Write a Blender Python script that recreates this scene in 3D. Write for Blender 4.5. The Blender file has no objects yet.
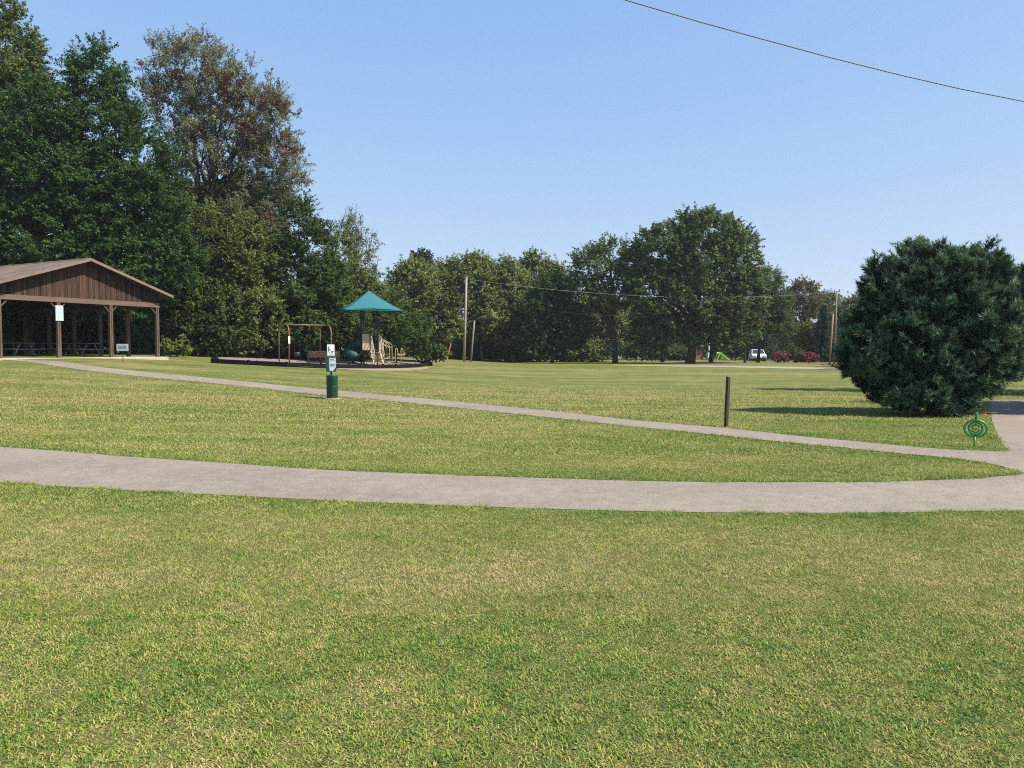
import bpy, bmesh, math, random
import numpy as np
from mathutils import Vector, Matrix

random.seed(4)
RNG = np.random.default_rng(11)
PI = math.pi
S = bpy.context.scene
COL = S.collection

# ------------------------------------------------------------------ camera model
F = 770.0
CAMH = 1.6
PITCH = math.atan((384 - 349) / F)
FWD = np.array([0, math.cos(PITCH), -math.sin(PITCH)])
UP = np.array([0, math.sin(PITCH), math.cos(PITCH)])


def ray(px, py):
    d = np.array([1.0, 0, 0]) * (px - 512) / F + FWD + UP * (384 - py) / F
    return d / d[1]


def at(px, py, d):
    r = ray(px, py) * d
    return (r[0], r[1], CAMH + r[2])


def smooth(t):
    t = np.clip(t, 0, 1)
    return t * t * (3 - 2 * t)


def terrain(x, y):
    x = np.asarray(x, float); y = np.asarray(y, float)
    z = 1.25 * smooth((y - 18) / 21) * smooth((4 - x) / 30)
    z = z - 0.25 * np.exp(-((x + 16) ** 2 / 26 + (y - 47.5) ** 2 / 30))
    z = z - 0.006 * np.maximum(0, y - 85)
    z = z + 0.02 * np.sin(x * 0.31 + 1) * np.sin(y * 0.27) * smooth((y - 16) / 10)
    return z


def tz(x, y):
    return float(terrain(x, y))


def ground(px, py):
    r = ray(px, py)
    ds = np.concatenate([np.arange(1.5, 40, 0.05), np.arange(40, 400, 0.2)])
    h = CAMH + r[2] * ds - terrain(r[0] * ds, ds)
    i = int(np.argmax(h < 0))
    if h[i] >= 0:
        i = len(ds) - 1
    a, b = (ds[i - 1], ds[i]) if i else (ds[0], ds[0])
    for _ in range(30):
        m = (a + b) / 2
        if CAMH + r[2] * m - tz(r[0] * m, m) < 0: b = m
        else: a = m
    return (r[0] * b, b, tz(r[0] * b, b))


# ------------------------------------------------------------------ value noise
_LAT = np.random.default_rng(5).random((256, 256))


def vnoise(x, y):
    x = np.asarray(x, float); y = np.asarray(y, float)
    xi = np.floor(x).astype(int); yi = np.floor(y).astype(int)
    fx = x - xi; fy = y - yi
    fx = fx * fx * (3 - 2 * fx); fy = fy * fy * (3 - 2 * fy)
    g = lambda i, j: _LAT[(xi + i) % 256, (yi + j) % 256]
    return (g(0, 0) * (1 - fx) + g(1, 0) * fx) * (1 - fy) + (g(0, 1) * (1 - fx) + g(1, 1) * fx) * fy


def fbm(x, y, o=3):
    s = 0; a = 0.5; t = 0
    for k in range(o):
        s = s + a * vnoise(x * 2 ** k + 17 * k, y * 2 ** k + 9 * k); t += a; a *= 0.55
    return s / t


# ------------------------------------------------------------------ mesh builder
class MB:
    def __init__(self):
        self.v = []; self.f = []

    def add(self, vs, fs):
        o = len(self.v)
        self.v += [tuple(p) for p in vs]
        self.f += [tuple(i + o for i in f) for f in fs]
        return self

    def box(self, x0, x1, y0, y1, z0, z1, c=0.0, mat=None):
        if c <= 0:
            vs = [(x0, y0, z0), (x1, y0, z0), (x1, y1, z0), (x0, y1, z0), (x0, y0, z1), (x1, y0, z1), (x1, y1, z1), (x0, y1, z1)]
            fs = [(3, 2, 1, 0), (4, 5, 6, 7), (0, 1, 5, 4), (1, 2, 6, 5), (2, 3, 7, 6), (3, 0, 4, 7)]
        else:
            bm = bmesh.new()
            bmesh.ops.create_cube(bm, size=1)
            for v in bm.verts:
                v.co = Vector(((x0 + x1) / 2 + v.co.x * (x1 - x0), (y0 + y1) / 2 + v.co.y * (y1 - y0), (z0 + z1) / 2 + v.co.z * (z1 - z0)))
            bmesh.ops.bevel(bm, geom=bm.edges[:], offset=c, segments=2, affect='EDGES', profile=0.5)
            bm.verts.index_update()
            vs = [v.co[:] for v in bm.verts]; fs = [[v.index for v in f.verts] for f in bm.faces]
            bm.free()
        if mat is not None:
            vs = [(mat @ Vector(p))[:] for p in vs]
        return self.add(vs, fs)

    def bar(self, a, b, w, h, up=(0, 0, 1), c=0.0):
        a = Vector(a); b = Vector(b); d = b - a; L = d.length; z = d.normalized()
        upv = Vector(up)
        if abs(z.dot(upv)) > 0.95: upv = Vector((1, 0, 0))
        x = upv.cross(z).normalized(); y = z.cross(x)
        m = Matrix((x, y, z)).transposed().to_4x4(); m.translation = a
        return self.box(-w / 2, w / 2, -h / 2, h / 2, 0, L, c, m)

    def tube(self, pts, r, n=8, cap=True):
        P = [Vector(p) for p in pts]
        R = r if isinstance(r, (list, tuple)) else [r] * len(P)
        vs = []; fs = []
        ref = None
        for i, p in enumerate(P):
            t = (P[min(i + 1, len(P) - 1)] - P[max(i - 1, 0)]).normalized()
            if ref is None:
                ref = Vector((1, 0, 0)) if abs(t.x) < 0.8 else Vector((0, 1, 0))
            u = (ref - t * ref.dot(t)).normalized(); w = t.cross(u); ref = u
            for k in range(n):
                a = 2 * PI * k / n
                vs.append(p + (u * math.cos(a) + w * math.sin(a)) * R[i])
        for i in range(len(P) - 1):
            for k in range(n):
                k2 = (k + 1) % n
                fs.append((i * n + k, i * n + k2, (i + 1) * n + k2, (i + 1) * n + k))
        if cap:
            fs.append(tuple(range(n - 1, -1, -1))); fs.append(tuple((len(P) - 1) * n + k for k in range(n)))
        return self.add(vs, fs)

    def prism(self, poly, z0, z1):
        n = len(poly)
        vs = [(x, y, z0) for x, y in poly] + [(x, y, z1) for x, y in poly]
        fs = [tuple(range(n - 1, -1, -1)), tuple(range(n, 2 * n))] + [(i, (i + 1) % n, n + (i + 1) % n, n + i) for i in range(n)]
        return self.add(vs, fs)

    def lathe(self, prof, n=20, centre=(0, 0)):
        vs = []; fs = []
        for r, z in prof:
            for k in range(n):
                a = 2 * PI * k / n
                vs.append((centre[0] + r * math.cos(a), centre[1] + r * math.sin(a), z))
        for i in range(len(prof) - 1):
            for k in range(n):
                k2 = (k + 1) % n
                fs.append((i * n + k, i * n + k2, (i + 1) * n + k2, (i + 1) * n + k))
        fs.append(tuple(range(n - 1, -1, -1))); fs.append(tuple((len(prof) - 1) * n + k for k in range(n)))
        return self.add(vs, fs)

    def build(self, name, mat, parent=None, smooth_=False):
        me = bpy.data.meshes.new(name)
        me.from_pydata(self.v, [], self.f)
        me.validate()
        bm = bmesh.new(); bm.from_mesh(me); bmesh.ops.recalc_face_normals(bm, faces=bm.faces[:]); bm.to_mesh(me); bm.free()
        if smooth_:
            me.polygons.foreach_set('use_smooth', [True] * len(me.polygons))
        return link(name, me, mat, parent)


def link(name, me, mat, parent=None):
    o = bpy.data.objects.new(name, me); COL.objects.link(o)
    if mat: me.materials.append(mat)
    if parent: o.parent = parent
    return o


def tag(o, label=None, cat=None, group=None, kind=None):
    if label: o['label'] = label
    if cat: o['category'] = cat
    if group: o['group'] = group
    if kind: o['kind'] = kind
    return o


def thing(name, label, cat, loc=(0, 0, 0), rz=0.0, group=None):
    o = bpy.data.objects.new(name, None); COL.objects.link(o)
    o.empty_display_size = 0.2
    o.location = loc; o.rotation_euler = (0, 0, rz)
    return tag(o, label, cat, group)


def copy_tree(o, parent=None):
    c = o.copy(); COL.objects.link(c)
    if parent: c.parent = parent
    for ch in list(o.children): copy_tree(ch, c)
    return c


def np_mesh(name, verts, faces, attrs, smooth_=False):
    """verts (N,3), faces (M,k); attrs: {name: per-vertex floats}"""
    me = bpy.data.meshes.new(name)
    n, k = faces.shape
    me.vertices.add(len(verts)); me.vertices.foreach_set('co', np.ascontiguousarray(verts, np.float32).ravel())
    me.loops.add(n * k); me.loops.foreach_set('vertex_index', np.ascontiguousarray(faces, np.int32).ravel())
    me.polygons.add(n); me.polygons.foreach_set('loop_start', np.arange(0, n * k, k, dtype=np.int32))
    me.polygons.foreach_set('loop_total', np.full(n, k, np.int32))
    if smooth_: me.polygons.foreach_set('use_smooth', np.ones(n, bool))
    for an, av in attrs.items():
        a = me.attributes.new(an, 'FLOAT', 'POINT'); a.data.foreach_set('value', np.ascontiguousarray(av, np.float32))
    me.update(calc_edges=True)
    return me


# ------------------------------------------------------------------ materials
class NT:
    def __init__(self, name):
        self.m = bpy.data.materials.new(name); self.m.use_nodes = True
        self.t = self.m.node_tree; self.t.nodes.clear()
        self.out = self.t.nodes.new('ShaderNodeOutputMaterial')

    def n(self, typ, **kw):
        nd = self.t.nodes.new(typ)
        for k, v in kw.items():
            if k.startswith('i_'): nd.inputs[k[2:].replace('_', ' ')].default_value = v
            else: setattr(nd, k, v)
        return nd

    def l(self, a, b): self.t.links.new(a, b)

    def ramp(self, fac, stops):
        r = self.n('ShaderNodeValToRGB'); e = r.color_ramp.elements
        while len(e) < len(stops): e.new(0.5)
        for i, (p, c) in enumerate(stops):
            e[i].position = p; e[i].color = (*c, 1)
        self.l(fac, r.inputs[0]); return r.outputs[0]

    def noise(self, scale, detail=4, coord='Object', stretch=None, rough=0.6):
        tc = self.n('ShaderNodeTexCoord')
        src = tc.outputs[coord]
        if stretch:
            mp = self.n('ShaderNodeMapping'); mp.inputs['Scale'].default_value = stretch
            self.l(src, mp.inputs[0]); src = mp.outputs[0]
        nz = self.n('ShaderNodeTexNoise'); nz.inputs['Scale'].default_value = scale; nz.inputs['Detail'].default_value = detail
        nz.inputs['Roughness'].default_value = rough
        self.l(src, nz.inputs['Vector']); return nz.outputs['Fac']

    def math(self, op, a, b):
        m = self.n('ShaderNodeMath', operation=op)
        for i, v in enumerate((a, b)):
            if isinstance(v, (int, float)): m.inputs[i].default_value = v
            else: self.l(v, m.inputs[i])
        return m.outputs[0]


def mat(name, c1, c2=None, scale=6, rough=0.7, metallic=0.0, stretch=None, bump=0.0, bscale=None, spec=0.4, tint=None):
    t = NT(name)
    b = t.n('ShaderNodeBsdfPrincipled'); b.inputs['Roughness'].default_value = rough; b.inputs['Metallic'].default_value = metallic
    b.inputs['Specular IOR Level'].default_value = spec
    c2 = c2 or tuple(x * 0.75 for x in c1)
    f = t.noise(scale, 5, 'Object', stretch)
    if tint:
        a = t.n('ShaderNodeAttribute', attribute_name=tint)
        f = t.math('ADD', t.math('MULTIPLY', f, 0.55), t.math('MULTIPLY', a.outputs['Fac'], 0.45))
    col = t.ramp(f, [(0.3, c1), (0.72, c2)])
    t.l(col, b.inputs['Base Color'])
    if bump:
        bp = t.n('ShaderNodeBump'); bp.inputs['Strength'].default_value = bump; bp.inputs['Distance'].default_value = 0.02
        t.l(t.noise(bscale or scale * 4, 4, 'Object', stretch), bp.inputs['Height']); t.l(bp.outputs[0], b.inputs['Normal'])
    t.l(b.outputs[0], t.out.inputs[0])
    return t.m


def leaf_mat(name, dark, mid, light, trans=0.33, rough=0.7, spec=0.08):
    t = NT(name)
    a = t.n('ShaderNodeAttribute', attribute_name='tint')
    col = t.ramp(a.outputs['Fac'], [(0.08, dark), (0.5, mid), (0.95, light)])
    b = t.n('ShaderNodeBsdfPrincipled'); b.inputs['Roughness'].default_value = rough; b.inputs['Specular IOR Level'].default_value = spec
    t.l(col, b.inputs['Base Color'])
    tr = t.n('ShaderNodeBsdfTranslucent'); t.l(col, tr.inputs[0])
    mx = t.n('ShaderNodeMixShader'); mx.inputs[0].default_value = trans
    t.l(b.outputs[0], mx.inputs[1]); t.l(tr.outputs[0], mx.inputs[2]); t.l(mx.outputs[0], t.out.inputs[0])
    return t.m


# ------------------------------------------------------------------ world, sun, camera
SUN_EL = math.radians(49)
SH = Vector((0.93, -0.37, 0)).normalized()
SUN_DIR = (SH * math.cos(SUN_EL) + Vector((0, 0, math.sin(SUN_EL)))).normalized()
w = bpy.data.worlds.new("World"); S.world = w; w.use_nodes = True
wt = w.node_tree
bg = wt.nodes['Background']
sky = wt.nodes.new('ShaderNodeTexSky'); sky.sky_type = 'NISHITA'; sky.sun_disc = False
sky.sun_elevation = SUN_EL; sky.sun_rotation = math.atan2(SH.x, SH.y)
sky.altitude = 200; sky.air_density = 1.0; sky.dust_density = 1.0; sky.ozone_density = 2.2
sep = wt.nodes.new('ShaderNodeSeparateColor'); comb = wt.nodes.new('ShaderNodeCombineColor')
wt.links.new(sky.outputs[0], sep.inputs[0])
for ch, ex, kk in ((0, 0.63, 1.08), (1, 0.42, 1.56), (2, 0.14, 3.05)):      # hazier, more even air than the clear model
    pw = wt.nodes.new('ShaderNodeMath'); pw.operation = 'POWER'; pw.inputs[1].default_value = ex
    ml = wt.nodes.new('ShaderNodeMath'); ml.operation = 'MULTIPLY'; ml.inputs[1].default_value = kk
    wt.links.new(sep.outputs[ch], pw.inputs[0]); wt.links.new(pw.outputs[0], ml.inputs[0]); wt.links.new(ml.outputs[0], comb.inputs[ch])
wt.links.new(comb.outputs[0], bg.inputs[0]); bg.inputs[1].default_value = 0.12
ld = bpy.data.lights.new('sun', 'SUN'); ld.energy = 4.2; ld.angle = math.radians(0.5); ld.color = (1, 0.93, 0.82)
lo = bpy.data.objects.new('sun', ld); COL.objects.link(lo); lo.rotation_euler = SUN_DIR.to_track_quat('Z', 'Y').to_euler()
lo.location = (30, -20, 60)
cd = bpy.data.cameras.new('camera'); co = bpy.data.objects.new('camera', cd); COL.objects.link(co)
co.location = (0, 0, CAMH); co.rotation_euler = (PI / 2 - PITCH, 0, 0)
cd.sensor_width = 36; cd.lens = F / 1024 * 36; cd.clip_end = 4000; cd.clip_start = 0.05
S.camera = co
S.view_settings.view_transform = 'Standard'; S.view_settings.look = 'None'; S.view_settings.gamma = 1
S.view_settings.exposure = 1.0
S.cycles.use_denoising = False; S.cycles.filter_width = 1.1; S.cycles.sample_clamp_indirect = 4.0
S.cycles.max_bounces = 6; S.cycles.transparent_max_bounces = 4; S.cycles.diffuse_bounces = 3; S.cycles.glossy_bounces = 2

# ------------------------------------------------------------------ paths: outlines read on the ground
A_TOP = [(-260, 428), (-120, 438), (0, 447), (64, 451.5), (128, 457), (192, 461), (256, 465.5), (320, 470), (384, 472.7), (448, 475.2), (512, 477.5), (576, 479.5), (640, 481.5), (704, 482.5), (768, 482.7), (860, 482.5), (905, 481.5), (950, 480), (990, 478), (1016, 475), (1060, 470), (1150, 466), (1300, 460)]
A_BOT = [(-260, 462), (-120, 473), (0, 482.5), (64, 487), (128, 490.5), (192, 494), (256, 497), (320, 500.5), (384, 503.2), (448, 505.7), (512, 508), (576, 510), (640, 511.7), (704, 512.7), (768, 513.3), (860, 513.3), (920, 512.7), (1024, 511), (1100, 509), (1300, 502)]
B_TOP = [(28, 360.2), (45, 360.6), (62, 361.6), (85, 365), (110, 368.4), (130, 370.4), (200, 377), (260, 383), (320, 389), (370, 393.5), (450, 401), (520, 408), (560, 412), (630, 420), (700, 426), (760, 432), (820, 438.5), (860, 442), (900, 446), (940, 449.5), (985, 451.7), (1005, 451), (1040, 455), (1110, 460)]
B_BOT = [(-10, 359.6), (14, 360.5), (40, 363.6), (62, 367.2), (90, 371), (120, 374.5), (160, 378.5), (200, 382), (260, 388), (330, 396), (370, 399), (430, 405), (490, 411.5), (560, 418.7), (630, 426.5), (700, 433.5), (760, 440), (820, 446), (860, 449.7), (900, 454), (940, 457.2), (975, 461), (1005, 467), (1030, 476), (1100, 490)]
D_LEFT = [(1034, 490), (1018, 466), (1011, 453), (1004, 445.5), (997, 434), (992, 421), (990.5, 405), (990, 400.5)]


def world_line(px, step=None):
    pts = np.array([ground(a, b) for a, b in px])
    return pts[:, :2]


def resample(P, n):
    d = np.concatenate([[0], np.cumsum(np.hypot(*np.diff(P, axis=0).T))]); d /= d[-1]
    t = np.linspace(0, 1, n)
    return np.stack([np.interp(t, d, P[:, 0]), np.interp(t, d, P[:, 1])], 1)


def smooth_line(P, it=3):
    for _ in range(it):
        Q = P.copy(); Q[1:-1] = (P[:-2] + 2 * P[1:-1] + P[2:]) / 4; P = Q
    return P


def ribbon(top, bot, n, k, dz, crown=0.0):
    T = smooth_line(resample(top, n)); B = smooth_line(resample(bot, n))
    vs = []; fs = []
    for i in range(n):
        for j in range(k + 1):
            f = j / k
            p = T[i] * (1 - f) + B[i] * f
            vs.append((p[0], p[1], tz(p[0], p[1]) + dz + crown * (1 - (2 * f - 1) ** 2)))
    for i in range(n - 1):
        for j in range(k):
            a = i * (k + 1) + j
            fs.append((a, a + 1, a + k + 2, a + k + 1))
    poly = np.concatenate([T, B[::-1]])
    return MB().add(vs, fs), poly


aT, aB = world_line(A_TOP), world_line(A_BOT)
bT, bB = world_line(B_TOP), world_line(B_BOT)
dL = world_line(D_LEFT)
dR = dL + np.array([16.0, 0.0])

mb_a, POLY_A = ribbon(aT, aB, 160, 6, 0.0052, 0.004)
mb_b, POLY_B = ribbon(bT, bB, 220, 4, 0.008, 0.003)
mb_d, POLY_D = ribbon(dL, dR, 60, 20, 0.0045)


def asphalt(name, c1, c2, crack=True):
    t = NT(name)
    b = t.n('ShaderNodeBsdfPrincipled'); b.inputs['Roughness'].default_value = 0.92; b.inputs['Specular IOR Level'].default_value = 0.2
    big = t.noise(0.55, 5); mid = t.noise(5, 4); fine = t.noise(70, 3, rough=0.8)
    f = t.math('ADD', t.math('ADD', t.math('MULTIPLY', big, 0.20), t.math('MULTIPLY', mid, 0.16)), t.math('MULTIPLY', fine, 0.64))
    col = t.ramp(f, [(0.38, tuple(x * 0.60 for x in c1)), (0.49, c1), (0.60, c2)])
    if crack:
        tc = t.n('ShaderNodeTexCoord'); vo = t.n('ShaderNodeTexVoronoi', feature='DISTANCE_TO_EDGE'); vo.inputs['Scale'].default_value = 0.33
        nz = t.n('ShaderNodeTexNoise'); nz.inputs['Scale'].default_value = 2.2; nz.inputs['Detail'].default_value = 4
        t.l(tc.outputs['Object'], nz.inputs['Vector'])
        ad = t.n('ShaderNodeVectorMath', operation='MULTIPLY_ADD'); ad.inputs[1].default_value = (0.9, 0.9, 0)
        t.l(nz.outputs['Color'], ad.inputs[0]); t.l(tc.outputs['Object'], ad.inputs[2]); t.l(ad.outputs[0], vo.inputs['Vector'])
        cr = t.n('ShaderNodeMapRange'); cr.inputs['From Max'].default_value = 0.012; cr.inputs['From Min'].default_value = 0.002
        cr.inputs['To Min'].default_value = 0.30; cr.inputs['To Max'].default_value = 0.0
        t.l(vo.outputs['Distance'], cr.inputs['Value'])
        gate = t.math('GREATER_THAN', t.noise(0.22, 2), 0.60)
        mx = t.n('ShaderNodeMix', data_type='RGBA'); t.l(t.math('MULTIPLY', cr.outputs[0], gate), mx.inputs['Factor']); t.l(col, mx.inputs['A']); mx.inputs['B'].default_value = (0.09, 0.08, 0.07, 1)
        col = mx.outputs['Result']
    t.l(col, b.inputs['Base Color'])
    bp = t.n('ShaderNodeBump'); bp.inputs['Strength'].default_value = 0.5; bp.inputs['Distance'].default_value = 0.006
    t.l(fine, bp.inputs['Height']); t.l(bp.outputs[0], b.inputs['Normal'])
    t.l(b.outputs[0], t.out.inputs[0]); return t.m


M_PATH = asphalt('weathered_asphalt', (0.215, 0.180, 0.145), (0.305, 0.258, 0.210))
M_LOT = asphalt('lot_asphalt', (0.210, 0.176, 0.143), (0.285, 0.240, 0.198), False)
tag(mb_a.build('path', M_PATH, smooth_=True), kind='structure')
tag(mb_b.build('path', M_PATH, smooth_=True), kind='structure')
tag(mb_d.build('driveway', M_PATH, smooth_=True), kind='structure')

r_near = world_line([(610, 365.5), (640, 366.1), (670, 366.7), (740, 367.8), (835, 369.6), (1000, 373.5), (1200, 379)])
r_far = world_line([(610, 365.1), (640, 365.3), (670, 365.6), (740, 366.2), (835, 367.5), (1000, 370.5), (1200, 375)])
mb_r, POLY_R = ribbon(r_far, r_near, 90, 4, 0.02)
M_ROAD = asphalt('road_asphalt', (0.28, 0.25, 0.21), (0.35, 0.31, 0.27), False)
tag(mb_r.build('road', M_ROAD, smooth_=True), kind='structure')


def in_poly(x, y, P):
    ins = np.zeros(x.shape, bool)
    n = len(P); j = n - 1
    for i in range(n):
        xi, yi = P[i]; xj, yj = P[j]
        c = ((yi > y) != (yj > y))
        if yi != yj:
            ins ^= c & (x < (xj - xi) * (y - yi) / (yj - yi) + xi)
        j = i
    return ins


def dist_poly(x, y, P):
    d = np.full(x.shape, 1e9)
    Q = np.roll(P, -1, axis=0)
    for a, b in zip(P, Q):
        v = b - a; L = v @ v + 1e-9
        t = np.clip(((x - a[0]) * v[0] + (y - a[1]) * v[1]) / L, 0, 1)
        d = np.minimum(d, (x - a[0] - t * v[0]) ** 2 + (y - a[1] - t * v[1]) ** 2)
    return np.sqrt(d)


PA = resample(POLY_A, 120); PB = resample(POLY_B, 120)


def dryness(x, y):
    """how straw coloured the turf is at a spot: 0 lush .. 1 dry"""
    ca, sa = math.cos(-0.18), math.sin(-0.18)
    u = x * ca + y * sa; v = -x * sa + y * ca
    big = fbm(x * 0.13 + 3, y * 0.22 + 5, 3)
    streak = fbm(u * 0.14 + 40, v * 1.6 + 11, 4)
    fine = fbm(x * 1.7, y * 1.7, 2)
    d = 0.51 + 0.60 * (big - 0.5) + 0.85 * (streak - 0.5) * smooth((y - 6) / 8) + 0.62 * (fine - 0.5)
    e = np.minimum(dist_poly(x, y, PA), dist_poly(x, y, PB))
    d = d - 0.24 * np.exp(-(e / 0.5) ** 2)
    d = d + 0.17 * np.exp(-((y - 5.7) / 0.9) ** 2)          # a parched band before the near path
    d = d - 0.10 * smooth((5.0 - y) / 1.6)
    d = d + 0.12 * smooth((y - 11) / 5) * smooth((34 - y) / 12) * smooth((4 - x) / 6)
    d = d + 0.04 * smooth((y - 16) / 12)
    return d


# ------------------------------------------------------------------ lawn
def axis(a, b, step, far, k):
    m = list(np.arange(a, b + 1e-6, step)); s = step
    lo = a; hi = b
    L = []; H = []
    while hi < far:
        s *= k; hi += s; lo -= s; L.append(lo); H.append(hi)
    return np.array(L[::-1] + m + H)


gx = axis(-46, 46, 0.5, 1600, 1.25)
gy = axis(-4, 100, 0.5, 1600, 1.25)
X, Y = np.meshgrid(gx, gy)
Z = terrain(X, Y)
Z = np.where(Y > 300, -1.3 + 0 * Z, Z)
nx, ny = len(gx), len(gy)
V = np.stack([X.ravel(), Y.ravel(), Z.ravel()], 1)
ii, jj = np.meshgrid(np.arange(nx - 1), np.arange(ny - 1))
a0 = (jj * nx + ii).ravel()
FACES = np.stack([a0, a0 + 1, a0 + nx + 1, a0 + nx], 1)
DRY = dryness(V[:, 0], V[:, 1])
COVER = (1.0 - smooth((V[:, 1] - 16) / 18)) * smooth((38 - np.abs(V[:, 0])) / 8)
me = np_mesh('lawn', V, FACES, {'dry': DRY, 'thatch': COVER}, True)

GREEN_D = (0.096, 0.185, 0.036)
GREEN_M = (0.228, 0.300, 0.050)
YELLOW = (0.375, 0.345, 0.098)
STRAW = (0.55, 0.425, 0.22)

t = NT('lawn_turf')
b = t.n('ShaderNodeBsdfPrincipled'); b.inputs['Roughness'].default_value = 0.9; b.inputs['Specular IOR Level'].default_value = 0.1
at_ = t.n('ShaderNodeAttribute', attribute_name='dry')
f1 = t.noise(2.2, 5, stretch=(0.5, 1, 1)); f2 = t.noise(22, 4); f3 = t.noise(0.35, 3, stretch=(0.35, 1.6, 1))
f = t.math('ADD', at_.outputs['Fac'], t.math('MULTIPLY', t.math('SUBTRACT', f1, 0.5), 0.85))
f = t.math('ADD', f, t.math('MULTIPLY', t.math('SUBTRACT', f2, 0.5), 0.9))
f = t.math('ADD', f, t.math('MULTIPLY', t.math('SUBTRACT', f3, 0.5), 0.9))
col = t.ramp(f, [(0.02, (0.070, 0.102, 0.020)), (0.38, (0.112, 0.138, 0.033)), (0.68, (0.168, 0.164, 0.052)), (1.0, (0.25, 0.20, 0.085))])
th = t.n('ShaderNodeAttribute', attribute_name='thatch')
soil = t.ramp(t.noise(14, 4), [(0.35, (0.085, 0.100, 0.026)), (0.65, (0.175, 0.155, 0.056))])
mxs = t.n('ShaderNodeMix', data_type='RGBA'); t.l(th.outputs['Fac'], mxs.inputs['Factor']); t.l(col, mxs.inputs['A']); t.l(soil, mxs.inputs['B'])
t.l(mxs.outputs['Result'], b.inputs['Base Color'])
bp = t.n('ShaderNodeBump'); bp.inputs['Strength'].default_value = 0.8; bp.inputs['Distance'].default_value = 0.05
t.l(t.noise(30, 5), bp.inputs['Height']); t.l(bp.outputs[0], b.inputs['Normal'])
t.l(b.outputs[0], t.out.inputs[0])
tag(link('lawn', me, t.m), kind='structure')


# ------------------------------------------------------------------ grass blades
def sample_zone(d0, d1, dens, margin):
    area = (d1 - d0) * ((d0 + d1) * 0.68 + 2 * margin)
    n = int(area * dens * 1.25)
    y = RNG.uniform(d0, d1, n); wmax = d1 * 0.68 + margin
    x = RNG.uniform(-wmax, wmax, n)
    k = np.abs(x) < y * 0.68 + margin
    x, y = x[k], y[k]
    return x, y


GV = []; GF = []; GT = []; off = 0
for d0, d1, dens, hh, ww, seg in [(1.6, 4.6, 25000, 0.0225, 0.0052, 2), (4.6, 7.6, 15000, 0.027, 0.0070, 1), (7.6, 11.5, 7500, 0.033, 0.0098, 1), (11.5, 17, 3000, 0.040, 0.0145, 1), (17, 36, 900, 0.048, 0.024, 1)]:
    x, y = sample_zone(d0, d1, dens, 4.2 if d1 < 12 else 3.0)
    # clumpier turf
    keep = RNG.random(len(x)) < 0.55 + 0.6 * vnoise(x * 11.3, y * 11.3)
    keep &= RNG.random(len(x)) < 1.0 - smooth((y - 20) / 15)
    x, y = x[keep], y[keep]
    jx = x + RNG.normal(0, 0.02, len(x)) + 0.22 * (fbm(x * 3.1, y * 3.1, 3) - 0.5); jy = y + RNG.normal(0, 0.02, len(x)) + 0.26 * (fbm(x * 3.3 + 50, y * 3.3 + 20, 3) - 0.5)
    bad = in_poly(jx, jy, POLY_A) | in_poly(jx, jy, POLY_B) | in_poly(jx, jy, POLY_D)
    x, y = x[~bad], y[~bad]
    n = len(x)
    z = terrain(x, y) - 0.003
    e = np.minimum(dist_poly(x, y, PA), dist_poly(x, y, PB))
    h = hh * RNG.uniform(0.55, 1.35, n) * (1 + 0.5 * np.exp(-(e / 0.15) ** 2)) * (0.65 + 0.7 * vnoise(x * 8.1 + 9, y * 8.1))
    wd = ww * RNG.uniform(0.65, 1.3, n)
    az = RNG.uniform(0, 2 * PI, n); el = np.radians(RNG.uniform(6, 52, n) if seg == 2 else RNG.uniform(8, 54, n))
    fa = RNG.uniform(0, 2 * PI, n)
    dr = dryness(x, y) + RNG.normal(0, 0.32, n) + 0.50 * (vnoise(x * 13.3 + 5, y * 13.3) - 0.5) * smooth((14 - y) / 8)
    el = np.where(dr > 0.75, el * 0.6, el)
    weed = RNG.random(n) < 0.03 * smooth((12 - y) / 4)
    wd = np.where(weed, wd * 2.0, wd); h = np.where(weed, h * 0.6, h); el = np.where(weed, el * 0.4, el); dr = np.where(weed, 0.25, dr)
    L = h; h = L * np.sin(el); hz = L * np.cos(el)
    fa = az + PI / 2 + RNG.normal(0, 0.5, n)
    px_, py_ = np.cos(fa) * wd / 2, np.sin(fa) * wd / 2
    base = np.stack([x, y, z], 1)
    sd = np.stack([px_, py_, 0 * x], 1)
    tip = base + np.stack([np.cos(az) * hz, np.sin(az) * hz, h], 1)
    if seg == 1:
        vs = np.stack([base - sd, base + sd, tip], 1).reshape(-1, 3)
        fs = (np.arange(n) * 3)[:, None] + np.array([[0, 1, 2]])
        tt = np.repeat(dr, 3)
    else:
        mid = base + np.stack([np.cos(az) * hz * 0.5, np.sin(az) * hz * 0.5, h * 0.72], 1)
        vs = np.stack([base - sd, base + sd, mid - sd * 0.9, mid + sd * 0.9, tip], 1).reshape(-1, 3)
        q = (np.arange(n) * 5)[:, None, None] + np.array([[0, 1, 3], [0, 3, 2], [2, 3, 4]])[None]
        fs = q.reshape(-1, 3); tt = np.repeat(dr, 5)
    GV.append(vs); GF.append(fs + off); GT.append(tt); off += len(vs)
me = np_mesh('grass', np.concatenate(GV), np.concatenate(GF), {'tint': np.concatenate(GT)})
M_GRASS = leaf_mat('grass_blades', GREEN_D, GREEN_M, STRAW, 0.3, 0.6, 0.2)
r = [n for n in M_GRASS.node_tree.nodes if n.type == 'VALTORGB'][0].color_ramp
r.elements[0].position = 0.0; r.elements[1].position = 0.4; r.elements[2].position = 1.0
e_ = r.elements.new(0.68); e_.color = (*YELLOW, 1)
g = link('grass', me, M_GRASS)
tag(g, 'short mown grass blades, green mixed with dry straw', 'grass', kind='stuff')

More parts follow.
